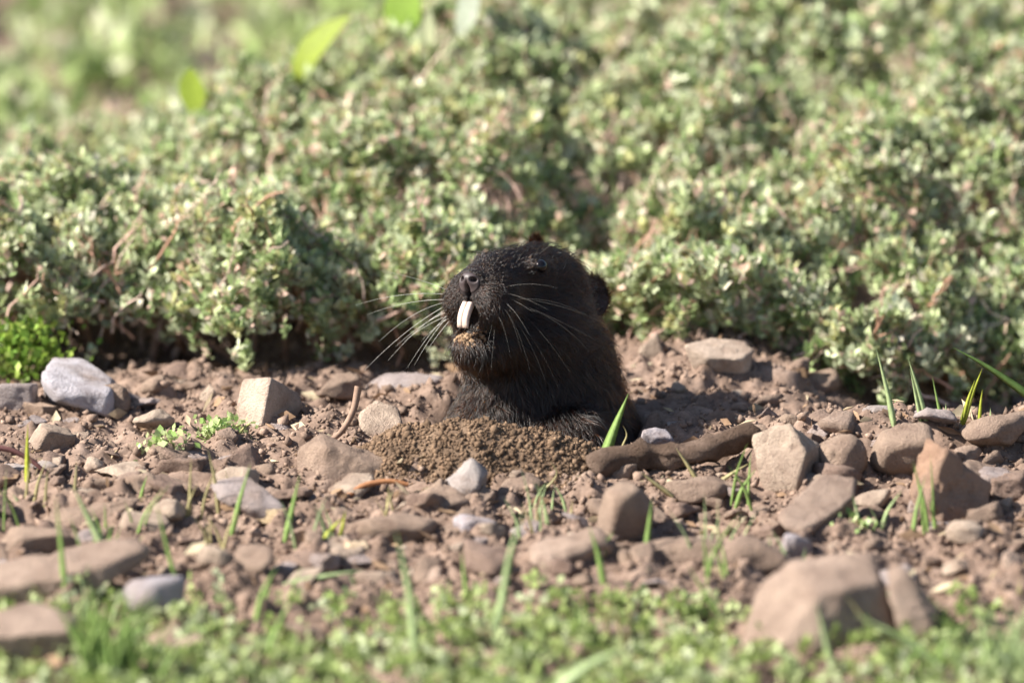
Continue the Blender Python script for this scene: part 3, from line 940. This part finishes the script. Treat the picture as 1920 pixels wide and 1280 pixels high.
# small clods scattered over the bare soil, one object each
rng = np.random.default_rng(77)
clod_meshes = [rock_mesh('soil_clod', 300 + k, (1, rng.uniform(0.6, 1), rng.uniform(0.4, 0.8)), 'round' if k % 3 == 0 else 'block', 0, (0, 0), 0.16, 3, 12) for k in range(9)]
placed = 0
seen = {}
while placed < 210:
    px, py = rng.uniform(-60, 1980), rng.uniform(690, 1200)
    if py > 1080 and rng.random() < 0.75: continue
    if 540 < px < 1215 and 690 < py < 905: continue
    g = G(px, py)
    s = min(0.0052 * rng.lognormal(0.35, 0.55), 0.019)
    o = link('soil_clod', clod_meshes[rng.integers(9)], None, (g[0], g[1], float(ground_h(np.array([g[0]]), np.array([g[1]]))[0]) + s * 0.02),
             (rng.uniform(-.5, .5), rng.uniform(-.5, .5), rng.uniform(0, 6.28)))
    o.scale = (s, s, s)
    t = rng.uniform(0.82, 1.12)
    ci = rng.integers(5)
    base = [TAN, PINK, TAN, DARK, PALE][ci]
    o.color = (base[0] * t, base[1] * t, base[2] * t, 1)
    ref, qx, qy, qw = min(STONES, key=lambda q: (q[1] - g[0]) ** 2 + (q[2] - g[1]) ** 2)
    ddx, ddy = g[0] - qx, g[1] - qy
    rel = ('to the right of' if ddx > 0 else 'to the left of') if abs(ddx) > abs(ddy) * 0.7 else ('behind' if ddy > 0 else 'in front of')
    size = 'tiny' if s < 0.005 else ('small' if s < 0.009 else 'fist-like')
    lab = '%s %s soil clod %s the %s' % (size, ['brown', 'pinkish', 'tan', 'dark brown', 'pale'][ci], rel, ref)
    if lab in seen:                                        # no second clod of that look there
        bpy.data.objects.remove(o)
        continue
    seen[lab] = 1
    tag(o, lab, 'soil clod', 'small soil clods')
    placed += 1

# loose crumbs
n = 76000
cx = rng.uniform(-0.26, 0.26, n); cy = -0.40 + 0.56 * rng.random(n)
den = vnoise(np.stack([cx, cy, 0 * cx], -1), 0.03, 5) * 0.5 + 0.5
d = np.sqrt(((cx - GOPHER_X) / 0.04) ** 2 + ((cy - 0.004) / 0.038) ** 2)
k_ = (rng.random(n) < 0.35 + 0.65 * den) & (d > 1.1)
cx, cy = cx[k_], cy[k_]
sz = np.clip(rng.lognormal(math.log(0.00055), 0.6, len(cx)), 0.00022, 0.0026)
tt = rng.uniform(0.75, 1.25, (len(cx), 1)) * np.array([[1, 1, 1.0]]) * np.where(rng.random((len(cx), 1)) < 0.06, 1.4, 1)
v, f, c = blobs(np.stack([cx, cy, ground_h(cx, cy) + sz * 0.3], -1), sz, rng, tt, sub=0, squash=0.5)
cr = link('soil_crumbs', mesh('soil_crumbs', v, f, M_CRUMB, shade=False, col=c))
tag(cr, 'loose dry soil crumbs strewn over the ground', 'soil', kind='stuff')

# dry chips of leaf and straw
n = 900
lx = rng.uniform(-0.26, 0.26, n); ly = rng.uniform(-0.30, 0.12, n)
d = np.sqrt(((lx - GOPHER_X) / 0.05) ** 2 + ((ly + 0.01) / 0.06) ** 2)
lx, ly = lx[d > 1], ly[d > 1]
lb = np.stack([lx, ly, ground_h(lx, ly) + 0.0009], -1)
LITTER = lb

# the stick in front of the gopher
g0, g1 = G(1108, 898), G(1425, 858)
pts = []
for k in range(22):
    t = k / 21
    p = g0 * (1 - t) + g1 * t
    p = p + np.array([0, 0, 0.0042 + 0.0035 * t + 0.0012 * math.sin(t * 9)])
    p[1] += 0.002 * math.sin(t * 7)
    pts.append(p)
rr = np.linspace(0.0050, 0.0043, 22) + 0.0003 * np.sin(np.linspace(0, 7, 22)) + 0.0003 * rng.normal(size=22)
rr[[6, 15]] += 0.0012
rr[0] *= 0.9; rr[-1] *= 0.7
pts = [pts[0] - (pts[1] - pts[0]) * 0.15] + pts + [pts[-1] + (pts[-1] - pts[-2]) * 0.1]
rr = np.concatenate([[0.0004], rr, [0.0004]])
v, q = tube(np.array(pts), rr, 28)
v = v + (fbm(v * np.array([0.35, 1, 1]), 0.0030, 91, 4, 0.7) * 0.0012)[:, None] * np.array([[0.3, 0.7, 0.7]])
tag(link('stick', mesh('stick', v, q, M_STONE), None, None, None, (0.085, 0.052, 0.034)), 'thick brown stick lying in front of the gopher', 'stick')

# ------------------------------------------------------------------ shrubs
def leaf_cloud(base, direc, length, width, tint, rng, cup=0.18):
    """leaves as cupped four-triangle blades; base, direc (N,3)"""
    n = len(base)
    side = np.cross(direc, rng.normal(size=(n, 3)))
    side /= np.linalg.norm(side, axis=1)[:, None] + 1e-9
    nor = np.cross(side, direc)
    L, W = length[:, None], width[:, None]
    mid = base + direc * L * 0.55 + nor * L * cup
    v = np.stack([base, base + direc * L * 0.5 + side * W, base + direc * L, base + direc * L * 0.5 - side * W, mid - nor * W * 0.5], 1)
    f0 = np.array([[0, 1, 4], [1, 2, 4], [2, 3, 4], [3, 0, 4]])
    f = f0[None] + (np.arange(n) * 5)[:, None, None]
    return v.reshape(-1, 3), f.reshape(-1, 3), np.repeat(tint, 5, axis=0)

def front(x):
    return 0.098 + 0.012 * np.sin(x * 31 + 1.0) + 0.008 * np.sin(x * 77) - 0.015 * smooth(-0.05, -0.2, x)
def canopy(x, y):
    s = y - front(x)
    k = 0.02 + 0.33 * smooth(-0.19, 0.08, x)
    s2 = np.clip(s, 0, None)
    z = 0.030 + 0.017 * smooth(0.03, -0.03, x) + 0.016 * (1 - np.exp(-s2 / 0.02)) + k * np.minimum(s2, 0.20)
    crest = 0.17 + 0.12 * smooth(-0.1, 0.06, x)
    z = z - np.clip(s2 - crest, 0, 9) * (0.45 - 0.33 * smooth(-0.08, 0.08, x))
    return z
CENTERS = [(-0.185, 0.16), (-0.13, 0.15), (-0.07, 0.15), (-0.005, 0.16), (0.055, 0.17), (0.12, 0.155), (0.185, 0.165),
           (-0.15, 0.25), (-0.03, 0.27), (0.08, 0.28), (0.19, 0.28)]
SLAB = ['grey-green shrub at the left edge above the bright green plant', 'grey-green shrub with a woody trunk above the bluish stone',
        'grey-green shrub left of the gopher above the cream stone', 'grey-green shrub directly behind the gopher\'s head',
        'grey-green shrub above the pale flat oval stone on the bank', 'grey-green shrub with twisted pink stems over the hollow',
        'grey-green shrub at the right edge behind the grass blades', 'blurred shrub at upper left below the far greenery',
        'blurred shrub at the top under the bright yellow-green leaf', 'blurred shrub at the top right of the pale broad leaf',
        'blurred shrub in the top right corner']
CE = np.array(CENTERS)
rng = np.random.default_rng(123)
NT = 18500
tx = rng.uniform(-0.27, 0.27, NT)
ty = front(tx) - 0.004 + rng.random(NT) ** 1.25 * 0.32
tz = canopy(tx, ty)
lump = fbm(np.stack([tx, ty, 0 * tx], -1), 0.034, 71, 3)
fine = vnoise(np.stack([tx, ty, 0 * tx], -1), 0.011, 75)
tz = tz + 0.016 * lump + 0.007 * fine - rng.random(NT) ** 2 * 0.016
keep = (fine + 0.6 * lump) > rng.uniform(-1.2, 0.12, NT)
tx, ty, tz = tx[keep], ty[keep], tz[keep]
# skirt of sprigs on the front faces
NS = 1700
sx = rng.uniform(-0.27, 0.27, NS)
sy = front(sx) + rng.uniform(-0.012, 0.012, NS)
szz = ground_h(sx, sy, False) + 0.006 + 0.028 * rng.random(NS) ** 0.6
kk = vnoise(np.stack([sx, szz, 0 * sx], -1), 0.022, 81) > rng.uniform(-0.2, 1.1, NS) - 0.8 * (szz > 0.034) - 0.9 * (sx > 0.02)
tx = np.concatenate([tx, sx[kk]]); ty = np.concatenate([ty, sy[kk]]); tz = np.concatenate([tz, szz[kk]])
T = np.stack([tx, ty, tz], -1)
NT = len(T)
owner = np.argmin((T[:, None, 0] - CE[None, :, 0]) ** 2 + (T[:, None, 1] - CE[None, :, 1]) ** 2, axis=1)
ax0 = np.stack([rng.normal(size=NT) * 0.5, -0.45 + rng.normal(size=NT) * 0.5, np.full(NT, 0.9)], -1)
ax0 /= np.linalg.norm(ax0, axis=1)[:, None]
LPS = 17
base = np.repeat(T, LPS, 0)
axr = np.repeat(ax0, LPS, 0)
along = rng.random(len(base))
radial = rng.normal(size=base.shape)
radial -= axr * np.einsum('ij,ij->i', radial, axr)[:, None]
radial /= np.linalg.norm(radial, axis=1)[:, None]
base = base - axr * (along * 0.0075)[:, None]
dl = axr * (0.25 + 0.8 * (1 - along))[:, None] + radial * 0.75
dl /= np.linalg.norm(dl, axis=1)[:, None]
ln = rng.uniform(0.0022, 0.0058, len(base)) * np.repeat(rng.uniform(0.7, 1.3, NT), LPS)
wd = ln * rng.uniform(0.2, 0.34, len(base))
sprig_t = rng.random(NT)
pal = np.array([[0.45, 0.51, 0.29], [0.54, 0.59, 0.40], [0.33, 0.42, 0.20], [0.66, 0.68, 0.51], [0.54, 0.54, 0.28]])
tint = pal[np.repeat(rng.choice(5, NT, p=[.3, .28, .2, .14, .08]), LPS)] * rng.uniform(0.75, 1.25, (len(base), 1))
odd = rng.random(len(base))
tint[odd < 0.09] = np.array([0.68, 0.48, 0.41])
tint[(odd > 0.09) & (odd < 0.15)] = np.array([0.72, 0.66, 0.56])
own_l = np.repeat(owner, LPS)

stem_cols = [(0.42, 0.26, 0.19), (0.55, 0.38, 0.30), (0.33, 0.19, 0.12), (0.60, 0.44, 0.37)]
def wiggly(a, b, n, amp, rng, bow=0.0):
    t = np.linspace(0, 1, n)[:, None]
    p = a + (b - a) * t
    L = np.linalg.norm(b - a)
    w = np.cumsum(rng.normal(size=(n, 3)), 0)
    w = w - w[:1] * (1 - t) - w[-1:] * t
    p = p + w * amp * L / math.sqrt(n) + np.array([0, 0, 1]) * bow * L * 4 * t * (1 - t)
    return p
for k, (cx_, cy_) in enumerate(CENTERS):
    gz = float(ground_h(np.array([cx_]), np.array([cy_]), False)[0])
    root = np.array([cx_, cy_, gz])
    sh = bpy.data.objects.new('shrub', None)
    COL.objects.link(sh); sh.location = Vector(root); sh.empty_display_size = 0.02
    tag(sh, SLAB[k], 'shrub', 'low shrubs behind the gopher')
    m = own_l == k
    v, f, c = leaf_cloud(base[m] - root, dl[m], ln[m], wd[m], tint[m], rng)
    tag(link('foliage', mesh('foliage', v, f, M_LEAF, shade=False, col=c), sh), kind='stuff')
    mine = np.flatnonzero(owner == k)
    for j in range(26):                                       # woody stems from the root out to the sprigs
        tip = T[mine[rng.integers(len(mine))]] - root
        st = np.array([rng.normal() * 0.012, rng.normal() * 0.008 - 0.02 * (k < 7), -0.002])
        tip = tip - np.array([0, 0, 0.004])
        p = wiggly(st, tip, 9, 0.10, rng, 0.04)
        r0 = rng.uniform(0.0007, 0.0018)
        v, q = tube(p, r0 * np.linspace(1, 0.4, 9), 6)
        o = link('stem', mesh('stem', v, q, M_WOOD), sh, None, None, stem_cols[rng.integers(4)])
    for j in range(62):                                       # bare forked twig ends showing among the leaves
        b_ = T[mine[rng.integers(len(mine))]] - root + np.array([0, -0.005, 0.005])
        dirn = np.array([rng.normal(), rng.normal() * 0.4 - 0.15, abs(rng.normal()) * 0.6 + 0.35])
        dirn /= np.linalg.norm(dirn)
        L = rng.uniform(0.010, 0.024)
        r0 = rng.uniform(0.00034, 0.00065)
        p = wiggly(b_ - dirn * L + np.array([0, 0.006, -0.008]), b_ + dirn * L * 0.35, 9, 0.12, rng)
        v, q = tube(p, r0 * np.linspace(1.2, 0.35, 9), 5)
        for side in range(rng.integers(1, 3)):
            a_ = p[5 + side]
            d2 = dirn + rng.normal(size=3) * 0.7; d2 /= np.linalg.norm(d2)
            v2, q2 = tube(wiggly(a_, a_ + d2 * L * rng.uniform(0.25, 0.5), 5, 0.1, rng), r0 * np.linspace(0.7, 0.25, 5), 5)
            q = np.vstack([q, q2 + len(v)]); v = np.vstack([v, v2])
        link('twig', mesh('twig', v, q, M_WOOD), sh, None, None, [(0.62, 0.42, 0.34), (0.68, 0.52, 0.43), (0.50, 0.29, 0.20)][rng.integers(3)])

# dry litter
ldir = rng.normal(size=LITTER.shape) * np.array([1, 1, 0.25]); ldir /= np.linalg.norm(ldir, axis=1)[:, None]
ll = rng.uniform(0.003, 0.011, len(LITTER))
lt = np.array([[0.46, 0.36, 0.25], [0.36, 0.24, 0.16], [0.56, 0.47, 0.34], [0.28, 0.18, 0.12]])[rng.integers(4, size=len(LITTER))]
v, f, c = leaf_cloud(LITTER, ldir, ll, ll * rng.uniform(0.06, 0.3, len(LITTER)), lt, rng)
tag(link('plant_litter', mesh('plant_litter', v, f, M_LEAF, shade=False, col=c)), 'dry chips of leaf and straw strewn on the soil', 'litter', kind='stuff')

# far low greenery beyond the shrubs, too blurred to tell plants apart
n = 8500
fx = rng.uniform(-0.8, 0.5, n); fy = rng.uniform(0.40, 2.2, n)
fz = ground_h(fx, fy, False) + rng.random(n) * 0.022
kk = fbm(np.stack([fx, fy, 0 * fx], -1), 0.11, 7, 2) > -0.85
F0 = np.repeat(np.stack([fx, fy, fz], -1)[kk], 9, 0)
F0 = F0 + rng.normal(size=F0.shape) * 0.004
fd = rng.normal(size=F0.shape) + np.array([0, -0.3, 1.3]); fd /= np.linalg.norm(fd, axis=1)[:, None]
fl = rng.uniform(0.007, 0.016, len(F0))
ft = np.repeat(np.array([[0.34, 0.43, 0.17], [0.44, 0.51, 0.26], [0.52, 0.54, 0.38], [0.54, 0.43, 0.37]])[rng.choice(4, kk.sum(), p=[.4, .32, .18, .10])], 9, 0) * rng.uniform(0.8, 1.2, (len(F0), 1))
v, f, c = leaf_cloud(F0, fd, fl, fl * 0.25, ft, rng)
tag(link('far_undergrowth', mesh('far_undergrowth', v, f, M_LEAF, shade=False, col=c)), 'soft blurred green undergrowth beyond the shrubs', 'undergrowth', kind='stuff')

# ------------------------------------------------------------------ grass blades and other single plants
def blade_mesh(name, pts, width, fold=0.25, taper=1.6, thick=0.06):
    pts = np.asarray(pts, float)
    t = np.linspace(0, 1, 12)
    seg = np.linspace(0, 1, len(pts))
    c = np.stack([np.interp(t, seg, pts[:, k]) for k in range(3)], -1)
    for _ in range(3):
        c[1:-1] = (c[:-2] + 2 * c[1:-1] + c[2:]) / 4
    tg = np.gradient(c, axis=0); tg /= np.linalg.norm(tg, axis=1)[:, None]
    side = np.cross(tg, FWD); side /= np.linalg.norm(side, axis=1)[:, None] + 1e-9
    side = side * 0.9 + FWD * 0.42
    nor = np.cross(side, tg)
    w = width * 0.5 * np.clip(1 - t ** taper, 0.04, 1) * np.clip(0.55 + t * 3, 0, 1)
    th = width * thick
    l = c + side * w[:, None] + nor * (w * fold)[:, None]
    r = c - side * w[:, None] + nor * (w * fold)[:, None]
    m = c - nor * th
    v = np.concatenate([l, c, r, m])
    n = 12
    q = []
    for i in range(n - 1):
        q += [[i, i + 1, n + i + 1, n + i], [n + i, n + i + 1, 2 * n + i + 1, 2 * n + i],
              [2 * n + i, 2 * n + i + 1, 3 * n + i + 1, 3 * n + i], [3 * n + i, 3 * n + i + 1, i + 1, i]]
    return mesh(name, v, np.array(q), M_BLADE)

GR = (0.30, 0.43, 0.14); PG = (0.46, 0.56, 0.30); YG = (0.46, 0.50, 0.07); DG = (0.17, 0.27, 0.08); STRAW = (0.50, 0.44, 0.24)
def blade(label, path, width_px, col=GR, name='grass_shoot', lean=0.15, cat='grass shoot', t0=None, back=0.0):
    """path of photo pixels from root to tip; the root stands on the soil"""
    if t0 is None:
        g = G(*path[0]); t0 = (g - CEN).dot(FWD) + back
    pts = []
    for i, (x, y) in enumerate(path):
        up_px = path[0][1] - y
        pts.append(P(x, y, t0 - lean * up_px * PXM * (1 if i else 0)))
    pts[0] = pts[0] + (pts[0] - pts[1]) * 0.06
    o = link(name, blade_mesh(name, np.array(pts), width_px * PXM), None, None, None, col)
    return tag(o, label, cat, 'single grass blades')
B = blade
B('tallest thin green blade on the right ridge, leftmost of the row', [(1676, 800), (1664, 735), (1642, 650)], 15, PG)
B('narrow forked green blade second from the left in the ridge row', [(1737, 800), (1722, 735), (1703, 672)], 15, PG)
B('pale inner blade pressed against the forked blade on the ridge', [(1728, 800), (1718, 750), (1706, 690)], 9, PG)
B('short dark blade third from the left in the ridge row', [(1768, 800), (1758, 755), (1748, 706)], 9, GR)
B('tiny stub of grass beside the short dark blade', [(1773, 800), (1774, 775), (1773, 756)], 8, PG)
B('yellow-green blade leaning right in the ridge row', [(1806, 795), (1822, 740), (1842, 690)], 11, YG)
B('shorter yellow-green blade against the leaning one', [(1802, 795), (1814, 750), (1828, 712)], 10, YG)
B('small yellow-green tip right of the leaning blades', [(1835, 795), (1838, 760), (1842, 729)], 9, YG)
B('tiny pale grass tip at the right end of the ridge row', [(1857, 795), (1857, 780), (1857, 764)], 7, PG)
B('dark green blade slanting down into the right edge', [(1965, 770), (1920, 736), (1850, 686), (1788, 652)], 22, DG, t0=-0.01)
B('bright green blade against the gopher\'s side', [(1130, 862), (1150, 805), (1178, 738)], 26, GR, back=-0.004)
B('thin yellowish curl right of the blade at the gopher\'s side', [(1162, 862), (1166, 835), (1178, 815), (1168, 798)], 7, STRAW)
B('thin pale stalk curving over the stick by the gopher', [(1172, 890), (1182, 845), (1198, 826)], 7, STRAW)
B('broad pale blade leaning left in the left foreground', [(212, 1068), (180, 1000), (136, 912)], 26, PG)
B('faint tall blade near the left edge', [(122, 1130), (116, 1040), (104, 930)], 16, GR)
B('short straight green blade beside the red stem at left', [(50, 918), (50, 850), (52, 796)], 13, YG)
B('tiny blade lying near the left edge', [(48, 955), (35, 942), (24, 926)], 12, PG)
B('slim blade rising in front of the leaning grey-brown slab', [(434, 1000), (448, 940), (470, 868)], 14, GR)
B('slim blade left of the long angular stone', [(534, 1012), (548, 950), (562, 890)], 15, GR)
B('slender curved blade over the rounded lavender stone', [(332, 1098), (316, 1040), (290, 930)], 12, GR)
B('thin short blade beside the brick-shaped stone', [(262, 945), (266, 920), (276, 890)], 10, GR)
B('long upright blade in the middle foreground', [(778, 1228), (768, 1110), (742, 995)], 22, PG)
B('long bent blade right of the middle foreground', [(915, 1215), (940, 1140), (952, 1040), (985, 950)], 20, PG)
B('dry bent stalk in front of the soil heap', [(985, 952), (1010, 925), (1052, 890), (1030, 862)], 8, STRAW, t0=-0.075)
B('green blade left of the tall rounded clod', [(1132, 1100), (1122, 1040), (1104, 985)], 16, GR)
B('green blade in front of the tall rounded clod', [(1209, 1054), (1214, 1000), (1222, 936)], 16, GR)
B('flat blade lying above the seedlings', [(528, 1098), (600, 1080), (682, 1068)], 16, PG, lean=0)
B('short yellow blade near the bright pebble', [(598, 1020), (622, 990), (640, 972)], 14, YG)
B('upright yellow blade above the bright pebble', [(636, 1018), (642, 985), (648, 955)], 10, YG)
B('small blade left of the long bent blade', [(876, 1125), (870, 1080), (865, 1030)], 12, GR)
B('broad green blade poking in from the left edge', [(-40, 1096), (40, 1104), (130, 1120)], 26, GR, lean=0)
B('straw stalk crossing the right part of the stick', [(1310, 905), (1288, 870), (1266, 838)], 12, STRAW)
B('straw piece under the chunky tan block', [(1345, 905), (1375, 885), (1405, 868)], 11, STRAW)
B('straw stalk lying left of the tall rounded clod', [(1260, 930), (1225, 905), (1202, 885)], 12, STRAW)
B('grey-green blade crossing the largest rock\'s dark face', [(1562, 1260), (1545, 1190), (1530, 1130)], 14, PG)
B('straw blade fallen across the largest rock\'s dark face', [(1680, 1225), (1620, 1160), (1585, 1115)], 13, STRAW)
B('pale blade sweeping right of the largest rock', [(1790, 1275), (1700, 1200), (1600, 1150)], 22, PG, lean=0.05)
B('thin blade above the seedlings left of the largest rock', [(1345, 1150), (1320, 1110), (1290, 1060)], 12, GR)
B('blurred pale blade crossing the bottom middle', [(1010, 1330), (1090, 1250), (1180, 1210)], 34, PG, lean=0.1)
B('thin blade in the seedlings below the flat pale clod', [(478, 1170), (490, 1110), (520, 1060)], 14, GR)
B('long thin blade among the seedlings left of the upright blade', [(500, 1230), (520, 1170), (560, 1100)], 14, GR)
B('upright blade among the seedlings right of the bent blade', [(1082, 1215), (1084, 1160), (1076, 1110)], 12, GR)

# tufts
def tuft(px, py, n, hpx, spread, label, col, wpx, seed, lean=0.1):
    rng = np.random.default_rng(seed)
    g = G(px, py); t0 = (g - CEN).dot(FWD)
    root = P(px, py, t0)
    e = bpy.data.objects.new('grass_tuft', None); COL.objects.link(e); e.location = Vector(root); e.empty_display_size = 0.01
    tag(e, label, 'grass tuft')
    for k in range(n):
        a = rng.normal() * spread
        h = hpx * rng.uniform(0.55, 1.05) * PXM
        side = np.array([math.sin(a), rng.normal() * 0.25, 0])
        st = np.array([rng.normal() * 0.006, rng.normal() * 0.005, -0.002])
        p = [st, st + np.array([0, 0, h * 0.5]) + side * h * 0.2, st + np.array([0, 0, h * 0.93]) + side * h * 0.62]
        o = link('blade', blade_mesh('blade', np.array(p), wpx * PXM * rng.uniform(0.7, 1.2)), e, None, None, tuple(np.array(col) * rng.uniform(0.75, 1.2)))
tuft(205, 1292, 46, 215, 0.42, 'dense soft green grass tuft at the bottom left', GR, 15, 5)
tuft(1900, 1285, 30, 190, 0.6, 'feathery grey-green grass tuft at the bottom right', PG, 10, 6)
tuft(1760, 1275, 14, 150, 0.8, 'loose thin grass tuft right of the largest rock', GR, 10, 8)

# sparse thin tufts among the stones, named by the nearest stone
used = set()
rt = np.random.default_rng(44)
made = 0
while made < 27:
    px, py = rt.uniform(0, 1920), rt.uniform(940, 1215)
    g = G(px, py)
    ref = min(STONES, key=lambda q: (q[1] - g[0]) ** 2 + (q[2] - g[1]) ** 2)[0]
    if ref in used: continue
    used.add(ref)
    tuft(px, py, int(rt.integers(3, 7)), rt.uniform(60, 150), 0.5, 'sparse tuft of thin green grass close to the ' + ref, [GR, PG, STRAW][made % 3], rt.uniform(6, 10), 60 + made)
    made += 1

# broad leaves standing beyond the shrubs
def broad_leaf(label, path, width_px, col, t0):
    pts = [P(x, y, t0 - 0.003 * i) for i, (x, y) in enumerate(path)]
    base = pts[0].copy(); base[2] = float(ground_h(np.array([base[0]]), np.array([base[1]]), False)[0])
    e = bpy.data.objects.new('leafy_plant', None); COL.objects.link(e); e.location = Vector(base); e.empty_display_size = 0.01
    tag(e, label, 'plant')
    v, q = tube(np.array([base, base * 0.5 + pts[0] * 0.5, pts[0] + (pts[1] - pts[0]) * 0.05]) - base, [0.0012, 0.001, 0.0008], 6)
    link('stalk', mesh('stalk', v, q, M_BLADE), e, None, None, (0.3, 0.36, 0.16))
    pp = np.array(pts) - base
    n = 14
    t = np.linspace(0, 1, n); seg = np.linspace(0, 1, len(pp))
    c = np.stack([np.interp(t, seg, pp[:, k]) for k in range(3)], -1)
    for _ in range(3): c[1:-1] = (c[:-2] + 2 * c[1:-1] + c[2:]) / 4
    tg = np.gradient(c, axis=0); tg /= np.linalg.norm(tg, axis=1)[:, None]
    face = np.array([-0.55, -0.62, 0.55])
    side = np.cross(tg, face); side /= np.linalg.norm(side, axis=1)[:, None]
    nor = np.cross(side, tg)
    w = 0.62 * width_px * PXM * (DIST + t0) / DIST * np.sin(np.pi * np.clip(0.10 + 0.9 * t, 0, 0.985)) ** 0.8
    rows = [c + side * (w * u)[:, None] + nor * (w * 0.16 * abs(u))[:, None] for u in (-1, -0.5, 0, 0.5, 1)]
    v = np.concatenate(rows)
    q = [[a * n + b, a * n + b + 1, (a + 1) * n + b + 1, (a + 1) * n + b] for a in range(4) for b in range(n - 1)]
    link('leaf', mesh('leaf', v, np.array(q), M_BROAD), e, None, None, col)
broad_leaf('bright yellow-green curved leaf rising above the shrubs', [(556, 165), (572, 110), (610, 65), (655, 32)], 50, (0.30, 0.37, 0.05), 0.235)
broad_leaf('short bright green upright leaf left of the curved leaf', [(370, 215), (364, 170), (358, 128)], 54, (0.32, 0.41, 0.06), 0.215)
broad_leaf('mid green leaf at the top edge right of the curved leaf', [(752, 70), (760, 20), (775, -50)], 80, (0.24, 0.36, 0.06), 0.25)
broad_leaf('pale whitish leaf at the top edge', [(866, 75), (880, 20), (895, -60)], 46, (0.46, 0.50, 0.42), 0.235)
broad_leaf('small pale leaf beside the mid green top leaf', [(806, 85), (806, 50), (806, 18)], 28, (0.50, 0.52, 0.34), 0.225)

# small leafy herbs
def herb(px, py, wpx, hpx, n, label, pal_, seed, lsize=0.0035):
    rng = np.random.default_rng(seed)
    g = G(px, py)
    e = bpy.data.objects.new('herb', None); COL.objects.link(e); e.location = Vector(g); e.empty_display_size = 0.01
    tag(e, label, 'plant')
    b = np.stack([rng.normal(size=n) * wpx * PXM * 0.25, rng.normal(size=n) * wpx * PXM * 0.2, rng.random(n) * hpx * PXM], -1)
    dd = rng.normal(size=(n, 3)) + np.array([0, -0.3, 0.9]); dd /= np.linalg.norm(dd, axis=1)[:, None]
    l = rng.uniform(0.7, 1.3, n) * lsize
    v, f, c = leaf_cloud(b, dd, l, l * 0.36, np.array(pal_)[rng.integers(len(pal_), size=n)] * rng.uniform(0.8, 1.2, (n, 1)), rng)
    tag(link('foliage', mesh('foliage', v, f, M_SEED, shade=False, col=c), e), kind='stuff')
    for k in range(6):
        p = wiggly(np.array([rng.normal() * .002, rng.normal() * .002, -0.001]), b[rng.integers(n)], 6, 0.08, rng)
        v, q = tube(p, np.full(6, 0.0005), 5)
        link('stem', mesh('stem', v, q, M_WOOD), e, None, None, (0.30, 0.30, 0.12))
GREENS = [(0.24, 0.37, 0.06), (0.34, 0.44, 0.10), (0.16, 0.28, 0.05)]
PALES = [(0.42, 0.52, 0.22), (0.55, 0.60, 0.34), (0.30, 0.44, 0.14)]
herb(40, 700, 185, 100, 560, 'vivid green small-leaved plant under the shrubs at left', GREENS, 1)
herb(412, 822, 110, 34, 170, 'pale green seedling patch left of the soil heap', PALES, 2, 0.003)
herb(310, 862, 80, 50, 130, 'small green seedling on the dirt at left', PALES, 3, 0.003)
herb(1605, 1000, 80, 34, 40, 'little yellow-green seedling under the broad flat slab', PALES, 4, 0.003)

# the red stem arching at the left edge and a dry twig by the cream stone
def stalk(label, path, r_px, col, name, t0=None):
    if t0 is None: t0 = (G(*path[-1]) - CEN).dot(FWD)
    p0 = np.array([P(x, y, t0) for x, y in path])
    t = np.linspace(0, 1, 14); seg = np.linspace(0, 1, len(p0))
    p = np.stack([np.interp(t, seg, p0[:, k]) for k in range(3)], -1)
    for _ in range(2): p[1:-1] = (p[:-2] + 2 * p[1:-1] + p[2:]) / 4
    v, q = tube(p, np.linspace(1, 0.7, 14) * r_px * PXM, 8)
    tag(link(name, mesh(name, v, q, M_WOOD), None, None, None, col), label, 'twig')
stalk('dark red stem arching out of the left edge', [(-30, 836), (20, 842), (60, 862), (98, 898)], 6, (0.12, 0.045, 0.04), 'plant_stem')
stalk('thin dry twig leaning left of the cream five-sided stone', [(672, 724), (664, 770), (640, 812), (606, 834)], 7, (0.26, 0.17, 0.12), 'dry_twig')
stalk('curved rusty leaf stalk under the long angular stone', [(640, 940), (680, 908), (730, 900), (765, 908)], 6, (0.30, 0.13, 0.05), 'dry_twig', t0=-0.085)

# ------------------------------------------------------------------ seedling mat at the front
rng = np.random.default_rng(9)
n = 9000
ux = rng.uniform(-0.30, 0.30, n); uy = -0.20 - 0.26 * rng.random(n) ** 0.8
pp = np.stack([ux, uy, 0 * ux], -1)
den = fbm(pp, 0.045, 61, 2) * 0.55 + 0.6 * smooth(-0.185, -0.31, uy)
kk = den > rng.uniform(-0.5, 0.6, n)
ux, uy = ux[kk], uy[kk]
uz = ground_h(ux, uy)
ROS = 9
b = np.repeat(np.stack([ux, uy, uz], -1), ROS, 0) + rng.normal(size=(len(ux) * ROS, 3)) * np.array([0.0011, 0.0011, 0.0])
b[:, 2] += np.abs(rng.normal(size=len(b))) * 0.0024
dd = rng.normal(size=b.shape) + np.array([0, -0.25, 0.75]); dd[:, 2] = np.abs(dd[:, 2]); dd /= np.linalg.norm(dd, axis=1)[:, None]
l = rng.uniform(0.0022, 0.0046, len(b))
tint = np.repeat(np.array([[0.35, 0.42, 0.16], [0.43, 0.49, 0.25], [0.27, 0.35, 0.11], [0.51, 0.55, 0.36]])[rng.choice(4, len(ux), p=[.35, .3, .2, .15])], ROS, 0) * rng.uniform(0.8, 1.2, (len(b), 1))
v, f, c = leaf_cloud(b, dd, l, l * 0.40, tint, rng)
tag(link('seedling_mat', mesh('seedling_mat', v, f, M_SEED, shade=False, col=c)), 'mat of tiny pale green seedlings along the front', 'seedlings', kind='stuff')
